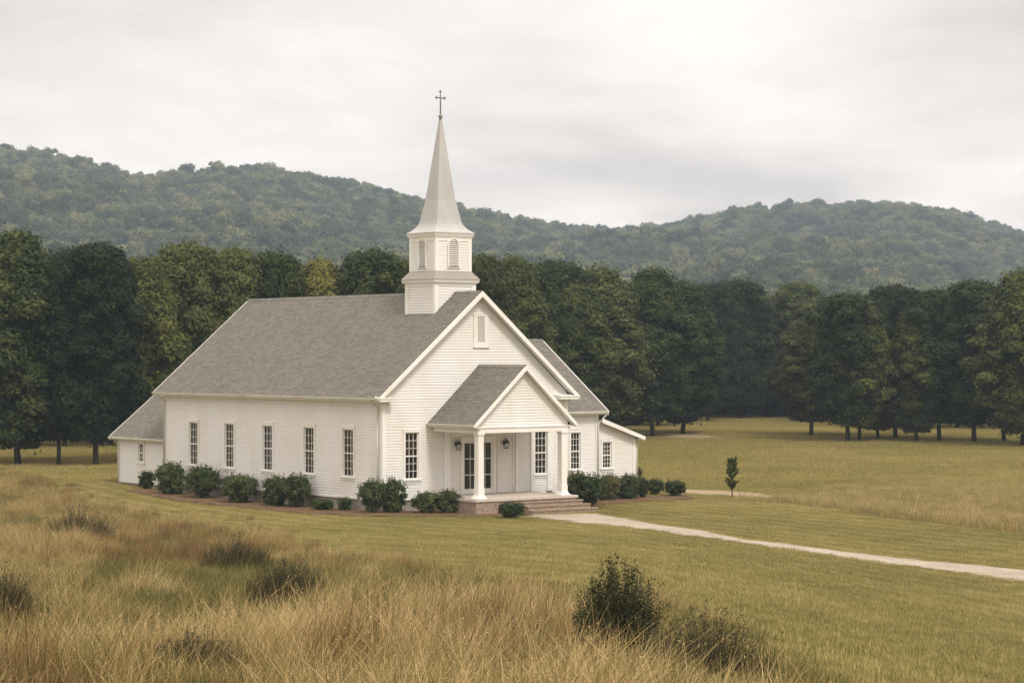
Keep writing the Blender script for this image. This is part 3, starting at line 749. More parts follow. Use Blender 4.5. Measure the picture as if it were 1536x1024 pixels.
# ------------------------------------------------------------------ foliage machinery
def quads_from(C, Nn, size, asp=1.6, up=None, r=rng):
    """leaf-shaped quads at C with normals Nn"""
    n = len(C); ref = r.normal(size=(n, 3)); T = np.cross(Nn, ref); T /= np.linalg.norm(T, axis=1)[:, None]+1e-9
    B = np.cross(Nn, T); s = np.asarray(size).reshape(-1, 1)
    p0 = C-T*s*.5*asp; p2 = C+T*s*.5*asp; p1 = C-B*s*.42+T*s*.08-Nn*s*.12; p3 = C+B*s*.42+T*s*.08-Nn*s*.12
    V = np.stack([p0, p1, p2, p3], 1).reshape(-1, 3); F = np.arange(4*n).reshape(n, 4); return V, F
def unit(v): return v/(np.linalg.norm(v, axis=1)[:, None]+1e-9)
def lobes_crown(seed, H, z0, Rm, nl, nleaf, leaf, lobe=(.30, .46), shape='oval', squash=.85, fill=.18, rag=.12):
    """leaf cloud over many overlapping lobes that fill a crown envelope"""
    r = np.random.default_rng(seed); L0 = []
    cz = z0+(H-z0)*.5; hz_ = (H-z0)/2
    for i in range(nl):
        u = 1-2*(i+.5)/nl; a = i*2.39996+r.uniform(-.35, .35)
        if shape == 'dome': u = 1-1.35*(i+.5)/nl
        sn = math.sqrt(max(0, 1-u*u)); lr = Rm*r.uniform(*lobe)
        pw = .72 if shape == 'oval' else (.62 if shape == 'dome' else .85)
        ux = math.copysign(abs(u)**1.0, u); rad = Rm*sn**pw
        if shape == 'cone' and u > 0: rad *= (1-.55*u)
        if shape == 'egg' and u > 0: rad *= (1-.28*u)
        if u < 0: rad *= (1+.10*u)
        z = cz+ux*hz_
        rad = max(0, rad-lr*.66)*r.uniform(.60, 1.18); z = min(z, H-lr*squash*r.uniform(.85, 1.2)); z = max(z, z0+lr*.55)
        L0.append((rad*math.cos(a), rad*math.sin(a), z, lr))
    for i in range(max(3, nl//6)):     # core lobes
        h = (i+.5)/max(3, nl//6); L0.append((r.normal(0, .06*Rm), r.normal(0, .06*Rm), z0+(H-z0)*(.15+.68*h), Rm*.55))
    L0 = np.array(L0); nL = len(L0)
    wgt = L0[:, 3]**2; pick = r.choice(nL, int(nleaf*2.1), p=wgt/wgt.sum())
    d = unit(r.normal(size=(len(pick), 3))); d[:, 2] = np.where(d[:, 2] < -.55, -d[:, 2]*.5, d[:, 2]); d = unit(d)
    # small sub-clumps on every lobe: push the shell in and out with a lumpy function
    lump = np.sin(d[:, 0]*9+pick*1.7)*np.sin(d[:, 1]*9+pick*2.3)*np.sin(d[:, 2]*8+pick*.7)
    rr = (1-np.abs(r.normal(0, fill, len(pick))))*(1+rag*lump+r.normal(0, .035, len(pick)))
    C = L0[pick, :3]+d*np.array([1, 1, squash])*(L0[pick, 3]*rr)[:, None]
    # drop leaves buried deep in other lobes
    keep = np.ones(len(C), bool)
    for l in L0:
        q = (C-l[:3])/np.array([1, 1, squash])/l[3]; keep &= (np.linalg.norm(q, axis=1) > .62)
    C = C[keep]; d = d[keep]; C = C[:nleaf]; d = d[:nleaf]
    st = r.uniform(size=len(C)) < .13; C[st] += d[st]*(np.abs(r.normal(0, .10, st.sum()))*Rm)[:, None]
    nn = unit(d+r.normal(0, .30, d.shape)+np.array([0, 0, .28]))
    sz = leaf*r.uniform(.6, 1.35, len(C))
    V, F = quads_from(C, nn, sz, r=r)
    return V, F, r.uniform(0, 1, len(C)), L0
def leaf_mat(name, dark, mid, light, trans=.25, hue_obj=.95, noise=.55):
    m = Mat(name, .75, .18)
    rnd = m.attr('rnd'); oi = m.n('ShaderNodeObjectInfo').outputs['Random']
    nz = m.noise(noise, m.pos(), 3, .6)
    f = m.math('ADD', m.math('MULTIPLY', rnd, .26), m.math('ADD', m.math('MULTIPLY', nz, .70), m.math('MULTIPLY', m.math('SUBTRACT', oi, .5), hue_obj*.5)))
    c = m.ramp(f, [(.22, dark), (.5, mid), (.82, light)])
    m.col(c)
    # thin leaves let some light through
    tr = m.n('ShaderNodeBsdfTranslucent'); m.l(c, tr.inputs[0])
    ms = m.n('ShaderNodeMixShader'); ms.inputs[0].default_value = trans
    o = [n for n in m.nt.nodes if n.type == 'OUTPUT_MATERIAL'][0]
    m.l(m.p.outputs[0], ms.inputs[1]); m.l(tr.outputs[0], ms.inputs[2]); m.l(ms.outputs[0], o.inputs[0])
    return m.m
M['leaf'] = leaf_mat('broadleaf', (.010, .019, .006), (.050, .070, .016), (.170, .170, .042))
M['leaf_dark'] = leaf_mat('broadleaf_dark', (.011, .021, .008), (.040, .058, .016), (.125, .138, .038))
M['leaf_olive'] = leaf_mat('broadleaf_olive', (.022, .030, .008), (.082, .088, .021), (.21, .19, .05))
M['leaf_hill'] = leaf_mat('hill_leaf', (.018, .034, .013), (.068, .088, .032), (.185, .178, .068), .15, 1.15, .02)
M['shrub'] = leaf_mat('shrub_leaf', (.012, .022, .007), (.040, .058, .016), (.23, .25, .10), .15, .3, 3.5)
M['shrub_gold'] = leaf_mat('golden_shrub_leaf', (.05, .06, .016), (.12, .12, .035), (.26, .22, .09), .15, .3, 2.5)
M['wild'] = leaf_mat('wild_leaf', (.018, .026, .010), (.045, .052, .018), (.12, .105, .04), .2, .3, 3)
M['brownweed'] = leaf_mat('brown_weed_leaf', (.030, .028, .012), (.080, .070, .030), (.19, .15, .07), .2, .3, 3)
M['rust'] = leaf_mat('rust_leaf', (.12, .05, .025), (.26, .12, .06), (.40, .22, .12), .2, .3, 3)
m = Mat('bark', .95, .1); n_ = m.noise(5, m.pos((1, 1, .2)), 5, .65); m.col(m.ramp(n_, [(.3, (.022, .017, .012)), (.7, (.085, .068, .05))])); m.bump(n_, .8, .06); M['bark'] = m.m

def trunk_mesh(seed, H, r0, lean=.25, limbs=7, crown0=2.0):
    r = random.Random(seed); b = MB()
    pts = []; x = y = 0
    for k in range(9):
        z = H*.82*k/8; pts.append((x, y, z)); x += r.uniform(-lean, lean)*.5; y += r.uniform(-lean, lean)*.5
    rad = [r0*1.55]+[r0*(1.02-.85*k/8) for k in range(1, 9)]
    pts.insert(1, (0, 0, .35)); rad.insert(1, r0*1.08)
    pts[0] = (0, 0, -.3)
    b.tube(pts, rad, 9)
    for k in range(limbs):
        i = r.randint(3, 8); p = Vector(pts[i]); a = r.uniform(0, 6.28); ln = r.uniform(.16, .26)*H*(1-.4*i/9)
        q = [p]; 
        for j in range(1, 4): q.append(p+Vector((math.cos(a)*ln*j/3, math.sin(a)*ln*j/3, ln*.45*(j/3)**1.2+r.uniform(-.1, .1))))
        b.tube(q, [rad[i]*.55, rad[i]*.4, rad[i]*.25, rad[i]*.08], 6)
    return b
# tree kinds in canonical size: 14 m tall
kinds = []
specs = [  # seed, z0, R, nl, leaves, leaf, shape
    (11, 1.5, 3.1, 90, 62000, .165, 'oval'), (12, 1.7, 3.1, 76, 60000, .165, 'oval'), (13, 1.3, 3.2, 95, 62000, .165, 'cone'),
    (14, 1.7, 3.0, 80, 60000, .165, 'egg'), (15, 1.0, 3.1, 95, 62000, .165, 'cone'), (16, 1.4, 3.1, 84, 60000, .165, 'egg')]
for (sd_, z0, Rm, nl, nleaf, leaf, shp) in specs:
    V, F, rn, L0 = lobes_crown(sd_, 14.0, z0, Rm, nl, nleaf, leaf, shape=shp, lobe=(.17, .38), rag=.20, fill=.24)
    cm = npmesh('crown', V, F, M['leaf'], {'rnd': rn}, link=False)
    tm = trunk_mesh(sd_, 14, .17)
    t_o = tm.build('trunk', M['bark'], None, True); COL.objects.unlink(t_o)
    kinds.append((cm.data, t_o.data))

def proj_scale(p): return FPX/p.y
def tree(name, p, h, wpx, kind, mat, label, group, rz):
    root = empty(name, p, rz); tag(root, label, 'tree', group)
    cmesh, tmesh = kinds[kind]
    sx_ = (wpx/proj_scale(p))/6.3; sz_ = h/14.0
    for nm, me, mt in (('crown', cmesh, M[mat]), ('trunk', tmesh, M['bark'])):
        o = bpy.data.objects.new(nm, me); COL.objects.link(o); o.parent = root
        if nm == 'crown':
            o.scale = (sx_, sx_, sz_); o.material_slots[0].link = 'OBJECT'; o.material_slots[0].material = mt
        else: o.scale = (min(1.25, sx_), min(1.25, sx_), sz_)
    return root
ORD = ['zeroth', 'first', 'second', 'third', 'fourth', 'fifth', 'sixth', 'seventh', 'eighth', 'ninth', 'tenth', 'eleventh', 'twelfth', 'thirteenth', 'fourteenth', 'fifteenth', 'sixteenth', 'seventeenth', 'eighteenth', 'nineteenth', 'twentieth']
def ordinal(n):
    if n <= 20: return ORD[n]
    T = {2: 'twenty', 3: 'thirty', 4: 'forty', 5: 'fifty'}[n//10]
    return T+'-'+ORD[n % 10] if n % 10 else {3: 'thirtieth', 4: 'fortieth', 5: 'fiftieth'}[n//10]
front_trees = [ # px, base, top, width, kind, material, label
 (-150, 698, 352, 150, 1, 'leaf_olive', 'tall olive tree just past the left edge of the tree line'),
 (-62, 697, 350, 150, 0, 'leaf_dark', 'tall dark tree at the far left end of the tree line'),
 (27, 697, 354, 148, 4, 'leaf', 'large mid green tree with the leftmost bare trunk, at the picture edge'),
 (88, 697, 402, 96, 1, 'leaf', 'narrow mid green tree on the middle of the three trunks left of the church'),
 (143, 698, 373, 128, 0, 'leaf_dark', 'tall dark tree whose trunk stands just left of the rear annex'),
 (212, 695, 396, 118, 2, 'leaf', 'pointed green tree rising directly behind the rear annex'),
 (283, 692, 372, 112, 0, 'leaf_dark', 'tall dark tree behind the left rake of the nave roof'),
 (350, 692, 380, 104, 3, 'leaf_dark', 'dark tree above the rear end of the nave ridge'),
 (412, 692, 386, 98, 1, 'leaf', 'green tree just right of the rear end of the nave ridge'),
 (480, 692, 396, 100, 4, 'leaf_olive', 'olive tree above the middle of the nave ridge'),
 (560, 692, 382, 118, 0, 'leaf_dark', 'dark round tree just left of the steeple'),
 (640, 692, 394, 110, 3, 'leaf', 'tree mostly hidden behind the steeple'),
 (715, 680, 390, 104, 1, 'leaf_olive', 'olive tree just right of the steeple skirt'),
 (770, 675, 392, 112, 4, 'leaf', 'mid green tree above the right rake of the nave gable'),
 (830, 665, 398, 122, 0, 'leaf_dark', 'broad dark tree above the transept roof ridge'),
 (900, 658, 408, 132, 4, 'leaf_dark', 'broad dark tree behind the transept eave and lean-to'),
 (979, 654, 410, 118, 2, 'leaf', 'tall green tree with a low crown beside the far dirt track'),
 (1024, 650, 427, 112, 4, 'leaf', 'green tree at the right tip of the woods behind the church, before the clearing'),
 (1062, 632, 432, 84, 1, 'leaf_dark', 'dark tree at the left side of the clearing'),
 (1108, 628, 424, 96, 0, 'leaf_dark', 'tall dark tree at the back of the clearing, left of its middle'),
 (1152, 626, 446, 80, 3, 'leaf_dark', 'lower dark tree in the middle of the back of the clearing'),
 (1198, 627, 428, 92, 0, 'leaf_dark', 'tall dark tree at the back of the clearing, behind the light green tree'),
 (1217, 653, 485, 98, 3, 'leaf_olive', 'short light olive tree at the left end of the right grove'),
 (1272, 662, 447, 108, 1, 'leaf', 'tall green tree behind the short light olive one in the right grove'),
 (1289, 662, 462, 84, 0, 'leaf', 'slim tree with its trunk close beside another in the right grove'),
 (1317, 658, 512, 80, 2, 'leaf_olive', 'short pointed olive tree in the right grove'),
 (1343, 656, 434, 100, 0, 'leaf', 'tall narrow tree behind the short pointed olive one'),
 (1374, 662, 472, 92, 4, 'leaf', 'medium green tree in the middle of the right grove'),
 (1409, 662, 441, 100, 1, 'leaf_dark', 'dark tree right of the middle of the right grove'),
 (1461, 663, 427, 112, 0, 'leaf_dark', 'tall round topped dark tree in the right grove'),
 (1506, 662, 452, 92, 3, 'leaf', 'green tree left of the tall one at the right picture edge'),
 (1534, 669, 412, 128, 4, 'leaf', 'tallest tree of the right grove, at the right picture edge'),
 (1605, 670, 400, 140, 0, 'leaf_olive', 'olive tree beyond the right picture edge'),
 (1700, 672, 395, 150, 1, 'leaf', 'green tree well beyond the right picture edge'),
]
rt = random.Random(5)
for (px, by, ty, wpx, kd, mt, lab) in front_trees:
    p = at(px, by); h = (by-ty)*p.y/FPX+.4
    tree('broadleaf_tree', p-Vector((0, 0, .1)), h, wpx*1.22, kd, mt, lab, 'trees along the edge of the woods', rt.uniform(0, 6.28))
cont = np.array([(-400, 350), (0, 354), (60, 366), (130, 384), (200, 392), (330, 386), (470, 392), (600, 390), (720, 388), (850, 400), (900, 412), (1000, 428), (1060, 434), (1150, 440), (1300, 446), (1400, 441), (1536, 428), (1900, 420)], float)
def back_row(dy, step, off, dtop, rowname, n0):
    px = -330+off; i = 0
    while px < 1880:
        i += 1
        by = np.interp(px, [-400, 850, 960, 1040, 1240, 1330, 1900], [672, 668, 646, 626, 624, 642, 646])-dy
        top = float(np.interp(px, cont[:, 0], cont[:, 1]))+dtop+rt.uniform(-9, 20)
        p = at(px, by); h = (by-top)*p.y/FPX
        wpx = rt.uniform(1.5, 1.85)*step*1.2
        mt = rt.choice(['leaf', 'leaf_dark', 'leaf_olive', 'leaf'])
        tone = {'leaf': 'green', 'leaf_dark': 'dark green', 'leaf_olive': 'olive'}[mt]
        tree('broadleaf_tree', p-Vector((0, 0, .1)), h, wpx, rt.randrange(6), mt, f'{tone} tree, {ordinal(i)} from the left in the {rowname} row of the woods', f'trees in the {rowname} row of the woods', rt.uniform(0, 6.28))
        px += step*rt.uniform(.85, 1.15)
back_row(0, 62, 0, 4, 'second', 1)
back_row(9, 66, 30, 2, 'rearmost', 2)

# ------------------------------------------------------------------ instancing with geometry nodes (only for stuff)
def scatter(name, pts, rots, scales, variants, mat_list, label, cat=None):
    """variants: list of mesh datas; one point cloud that instances them"""
    me = bpy.data.meshes.new(name); n = len(pts)
    me.vertices.add(n); me.vertices.foreach_set('co', np.asarray(pts, np.float32).ravel())
    a = me.attributes.new('rot', 'FLOAT_VECTOR', 'POINT'); a.data.foreach_set('vector', np.asarray(rots, np.float32).ravel())
    a = me.attributes.new('scl', 'FLOAT_VECTOR', 'POINT'); a.data.foreach_set('vector', np.asarray(scales, np.float32).ravel())
    a = me.attributes.new('var', 'INT', 'POINT'); a.data.foreach_set('value', rng.integers(0, len(variants), n).astype(np.int32))
    o = bpy.data.objects.new(name, me); COL.objects.link(o)
    coll = bpy.data.collections.new(name+'_kinds')
    for v in variants: coll.objects.link(v)
    g = bpy.data.node_groups.new(name, 'GeometryNodeTree')
    g.interface.new_socket('Geometry', in_out='INPUT', socket_type='NodeSocketGeometry'); g.interface.new_socket('Geometry', in_out='OUTPUT', socket_type='NodeSocketGeometry')
    gi = g.nodes.new('NodeGroupInput'); go_ = g.nodes.new('NodeGroupOutput')
    mp = g.nodes.new('GeometryNodeMeshToPoints'); ip = g.nodes.new('GeometryNodeInstanceOnPoints'); ci = g.nodes.new('GeometryNodeCollectionInfo')
    ci.inputs['Collection'].default_value = coll; ci.inputs['Separate Children'].default_value = True; ci.inputs['Reset Children'].default_value = True
    ip.inputs['Pick Instance'].default_value = True
    def na(nm, dt):
        x = g.nodes.new('GeometryNodeInputNamedAttribute'); x.data_type = dt; x.inputs[0].default_value = nm; return x.outputs[0]
    g.links.new(gi.outputs[0], ip.inputs['Points']); g.links.new(ci.outputs[0], ip.inputs['Instance'])
    g.links.new(na('var', 'INT'), ip.inputs['Instance Index'])
    er = g.nodes.new('FunctionNodeEulerToRotation'); g.links.new(na('rot', 'FLOAT_VECTOR'), er.inputs[0]); g.links.new(er.outputs[0], ip.inputs['Rotation'])
    g.links.new(na('scl', 'FLOAT_VECTOR'), ip.inputs['Scale']); g.links.new(ip.outputs[0], go_.inputs[0])
    g.nodes.remove(mp)
    md = o.modifiers.new('scatter', 'NODES'); md.node_group = g
    tag(o, label, cat, kind='stuff'); return o

ux, uy = [], []
for k in range(2600):
    px = rng.uniform(-420, 1950); by = float(np.interp(px, [-400, 850, 960, 1040, 1240, 1330, 1900], [662, 658, 639, 625, 624, 636, 640]))-rng.uniform(0, 10)
    yy_ = (CAMZ+.8)/((by-HY)/FPX); ux.append((px-HX)/FPX*yy_); uy.append(yy_)
ux, uy = np.array(ux), np.array(uy); uv_ = []
for k in range(3):
    o = bpy.data.objects.new('undergrowth_clump', kinds[k][0]); o.material_slots[0].link = 'OBJECT'; o.material_slots[0].material = M['leaf_dark']; uv_.append(o)
s_ = rng.uniform(.24, .48, len(ux))
scatter('forest_undergrowth', np.stack([ux, uy, G(ux, uy)-.6], 1), np.stack([np.zeros(len(ux)), np.zeros(len(ux)), rng.uniform(0, 6.28, len(ux))], 1), np.stack([s_*1.3, s_*1.3, s_], 1), uv_, None, 'dense dark undergrowth at the back of the woods')

# ------------------------------------------------------------------ hills and their forest
crest = np.array([(-1400, 300), (-700, 262), (-300, 215), (0, 218), (60, 225), (130, 238), (200, 255), (248, 259), (290, 250), (360, 246), (430, 249), (500, 262), (580, 280), (640, 297), (700, 310), (760, 320), (840, 334), (900, 339), (960, 338), (1020, 331), (1080, 318), (1140, 308), (1200, 303), (1280, 300), (1350, 302), (1420, 312), (1480, 328), (1536, 347), (1700, 372), (2000, 360), (2900, 380)], float)
def hillz(X_, Y_in):
    Y_in = np.maximum(Y_in, 1); px = HX+FPX*X_/Y_in
    Yc = np.interp(px, [-300, 250, 900, 1280, 1900], [1380, 1420, 1600, 1720, 1750])
    Hc = (HY-np.interp(px, crest[:, 0], crest[:, 1]))/FPX*Yc+CAMZ-10
    t = (Y_in-600)/(Yc-600)
    up = np.clip(t, 0, 1)**1.12; dn = np.clip(1-(t-1)*.55, 0, 1)
    h = Hc*np.where(t < 1, up, dn)
    am = np.clip(t, 0, 1)*np.clip(1-np.clip(t, 0, 1)**1.6, 0, 1)*(t < 1)*1.5
    nz = np.sin(X_*.021+Y_in*.006+1.2*np.sin(Y_in*.009))*9+np.sin(X_*.047-Y_in*.013+2)*5+np.sin(X_*.012+Y_in*.021)*6
    return h+nz*am*1.2-2.0*(t < .001)
us = np.linspace(-.60, .60, 220); yy = np.arange(580, 1961, 20.)
Ug, Yh = np.meshgrid(us, yy); Xh = Ug*Yh
Vh = np.stack([Xh.ravel(), Yh.ravel(), (hillz(Xh, Yh)-1.5).ravel()], 1)
I = (np.arange(len(yy)-1)[:, None]*len(us)+np.arange(len(us)-1)[None, :]).ravel(); n_ = len(us)
m = Mat('hill_soil', .95, .05); m.col(m.ramp(m.noise(.02, m.pos(), 4), [(.3, (.035, .040, .018)), (.7, (.07, .066, .03))])); M['hillsoil'] = m.m
ho = npmesh('hills', Vh, np.stack([I, I+1, I+n_+1, I+n_], 1), M['hillsoil'], smooth_=True); tag(ho, kind='structure')
hv = []
for k, (nl, shp, H, Rm) in enumerate(((12, 'oval', 9, 5.2), (10, 'oval', 9.5, 4.7), (14, 'oval', 8.5, 5.8), (11, 'oval', 9.0, 4.6), (12, 'oval', 9.5, 5.0), (9, 'oval', 10, 4.2))):
    V, F, rn, _ = lobes_crown(100+k, H, 0, Rm, nl, 1500, .62, shape=shp, rag=.16)
    hv.append(npmesh('hill_tree_crown', V, F, M['leaf_hill'], {'rnd': rn}, link=False))
sp = 7.0
pts = []
Y_ = 640.
gx = []
while Y_ < 1840:
    xr = .40*Y_+30
    x_ = np.arange(-xr, xr, sp)+rng.uniform(-sp/2, sp/2)
    gx.append(np.stack([x_+rng.normal(0, sp*.27, len(x_)), Y_+rng.normal(0, sp*.27, len(x_))], 1)); Y_ += sp*.9
P = np.concatenate(gx)
pxs = HX+FPX*P[:, 0]/P[:, 1]; Yc = np.interp(pxs, [-300, 250, 900, 1280, 1900], [1380, 1420, 1600, 1720, 1750])
P = P[P[:, 1] < Yc+50]
zz_ = hillz(P[:, 0], P[:, 1])-2
s_ = np.clip(rng.lognormal(0, .20, len(P)), .6, 1.35)
hs = scatter('hill_forest', np.stack([P[:, 0], P[:, 1], zz_], 1), np.stack([rng.normal(0, .06, len(P)), rng.normal(0, .06, len(P)), rng.uniform(0, 6.28, len(P))], 1),
        np.stack([s_, s_, s_*rng.uniform(.8, 1.25, len(P))], 1), hv, None, 'hazy blue green forest that covers both far hills')

# ------------------------------------------------------------------ shrubs round the church
shr = []
for k, (nl, H, Rm) in enumerate(((16, 1.0, .56), (20, 1.0, .60), (14, 1.0, .52), (18, .95, .62))):
    V, F, rn, L0 = lobes_crown(200+k, H, .02, Rm, nl*2, 9500, .043, shape='dome' if k % 2 else 'oval', lobe=(.18, .40), rag=.30, fill=.32)
    # stray shoots with leaves that break the outline
    r = np.random.default_rng(300+k); Vs, Fs = [V], [F]; cnt = len(V); rr_ = [rn]
    for j in range(110):
        a = r.uniform(0, 6.28); e = r.uniform(.25, 1.45); d = np.array([math.cos(a)*math.cos(e), math.sin(a)*math.cos(e), math.sin(e)])
        l0 = L0[r.integers(0, len(L0))]; c0 = l0[:3]+d*l0[3]*.8; t = np.linspace(0, r.uniform(.08, .22), 9)[:, None]
        C = c0+d*t+r.normal(0, .014, (9, 3)); v_, f_ = quads_from(C, unit(r.normal(size=(9, 3))+d), np.full(9, .042), r=r)
        Vs.append(v_); Fs.append(f_+cnt); cnt += len(v_); rr_.append(r.uniform(.4, 1, 9))
    V = np.concatenate(Vs); F = np.concatenate(Fs); rn = np.concatenate(rr_)
    cm = npmesh('foliage', V, F, M['shrub'], {'rnd': rn}, link=False)
    b = MB(); q = random.Random(k)
    for j in range(14):
        a = q.uniform(0, 6.28); b.tube([(0.03*math.cos(a), .03*math.sin(a), -.05), (.12*math.cos(a), .12*math.sin(a), .3), (.33*math.cos(a), .33*math.sin(a), q.uniform(.5, .85))], [.014, .010, .004], 5)
    so_ = b.build('stems', M['bark'], None, True); COL.objects.unlink(so_)
    shr.append((cm.data, so_.data))
shrubs = [ # px, base, top, width, kind, mat, label
 (220, 736, 706, 27, 2, 'shrub', 'small round shrub at the corner where the annex meets the nave'),
 (257, 741, 694, 50, 0, 'shrub', 'dark shrub second from the left, just left of the first tall side window'),
 (303, 744, 699, 48, 1, 'shrub', 'third shrub from the left, in front of the wall between the two rearmost side windows'),
 (359, 749, 710, 54, 3, 'shrub', 'broad shrub between the second and third side windows'),
 (414, 762, 714, 44, 0, 'shrub', 'left shrub of the touching pair under the third and fourth side windows'),
 (445, 763, 712, 42, 1, 'shrub', 'right shrub of the touching pair under the third and fourth side windows'),
 (484, 768, 747, 34, 3, 'shrub', 'low shrub in front of the bare foundation, left of a smaller one'),
 (516, 765, 745, 27, 2, 'shrub', 'smallest low shrub under the fifth side window'),
 (560, 769, 720, 40, 1, 'shrub', 'left half of the tall shrub pair at the front left corner of the nave'),
 (589, 770, 718, 40, 0, 'shrub', 'right half of the tall shrub pair at the front left corner, below the front window'),
 (641, 773, 736, 42, 3, 'shrub', 'left shrub of two beside the porch, just right of the front window'),
 (673, 769, 734, 38, 2, 'shrub', 'shrub touching the left end of the porch floor'),
 (766, 779, 752, 40, 3, 'shrub', 'low shrub in front of the brick porch base beside the steps'),
 (880, 765, 712, 56, 1, 'shrub', 'largest shrub, tall and round, right of the porch steps'),
 (868, 752, 708, 40, 0, 'shrub_gold', 'tall shrub with golden tips right behind the porch column'),
 (914, 744, 711, 40, 2, 'shrub_gold', 'loose pale leaved shrub below the transept window'),
 (942, 746, 711, 38, 0, 'shrub', 'dark round shrub in front of the lean-to wall'),
 (964, 740, 716, 20, 2, 'shrub', 'small dark shrub at the lean-to corner'),
 (983, 744, 718, 27, 1, 'shrub', 'round shrub second from the right end of the bed'),
 (1013, 747, 719, 31, 3, 'shrub', 'round shrub at the right end of the bed, nearest the dirt track'),
]
rs_ = random.Random(9)
shrub_xy = []
for (px, by, ty, wpx, kd, mt, lab) in shrubs:
    ts = {880: (10.55, -2.75), 868: (10.85, -1.5)}.get(px)
    p = at(px, by-2); pfar = p.y; p = at(px, by+26)
    def off_wall(q):
        t, s__ = loc_ts(q.x, q.y)
        if t > LT+.3: return 9
        if t < W_/2 and t < FT0-.2: return max(-t, -s__) if s__ < L_ else AX_T-t
        if FT0-.2 < t < FT1+.1: return FS-s__
        if t > W_: return TD0-s__
        return -s__
    need = wpx/FPX*p.y*.5+.22
    while p.y < pfar:
        y2 = p.y+.1; q_ = Vector(((px-HX)/FPX*y2, y2, 0))
        if off_wall(q_) < need: break
        x2 = (px-HX)/FPX*y2; p = Vector((x2, y2, float(G(x2, y2))))
    if ts:
        p = Wd(*ts); p.z = float(G(p.x, p.y))
    k = proj_scale(p); h = CAMZ+(HY-ty)*p.y/FPX-p.z; wd = wpx/k
    root = empty('shrub', p-Vector((0, 0, .02)), rs_.uniform(0, 6.28)); tag(root, lab, 'shrub', 'shrubs planted round the church'); shrub_xy.append((p.x, p.y, wd/2))
    for nm, me in (('foliage', shr[kd][0]), ('stems', shr[kd][1])):
        o = bpy.data.objects.new(nm, me); COL.objects.link(o); o.parent = root; o.scale = (wd/1.18, wd/1.18, h/1.04)
        if nm == 'foliage': o.material_slots[0].link = 'OBJECT'; o.material_slots[0].material = M[mt]
# sapling on the right lawn, and a spindly one at the lean-to corner
def sapling(px, by, ty, wpx, n, label, seed, leaf=.07, z0=.28):
    p = at(px, by); k = proj_scale(p); H = (by-ty)/k; Rm = wpx/k/2
    root = empty('sapling', p); tag(root, label, 'sapling')
    r = np.random.default_rng(seed); C = []
    for k_ in range(34):      # upswept twigs
        h0 = r.uniform(z0, .86); a = k_*2.4+r.uniform(-.4, .4); prof = math.sin(math.pi*min(1, ((h0-z0)/(1-z0))*.62+.34))**.9
        ln = H*r.uniform(.10, .17); t = np.linspace(0, 1, max(4, n//34))[:, None]
        e = np.array([Rm*prof*math.cos(a), Rm*prof*math.sin(a), ln*1.25]); C.append(np.array([0, 0, H*h0])+e*t*r.uniform(.75, 1.1)+r.normal(0, .035, (len(t), 3)))
    t = np.linspace(0, 1, n//12)[:, None]; C.append(np.array([0, 0, H*.78])+np.array([0, 0, H*.22])*t+r.normal(0, .04, (len(t), 3))*(1.2-t))
    C = np.concatenate(C); V, F = quads_from(C, unit(r.normal(size=C.shape)+C*np.array([1.5, 1.5, 0])), leaf*r.uniform(.6, 1.3, len(C)), r=r); rn = r.uniform(0, 1, len(C))
    npmesh('crown', V, F, M['leaf'], {'rnd': rn}, parent=root)
    b = MB(); b.tube([(0, 0, -.1), (.01, 0, H*.3), (0, .02, H*.6), (0, 0, H*.9)], [.035, .028, .018, .006], 6); b.build('trunk', M['bark'], root, True)
    return root
sapling(1098, 746, 687, 20, 1900, 'slim young tree standing alone on the right lawn by the dirt track', 41, .085, .20)
sapling(960, 742, 700, 12, 700, 'spindly light sapling against the lean-to corner downspout', 42, .05, .3)

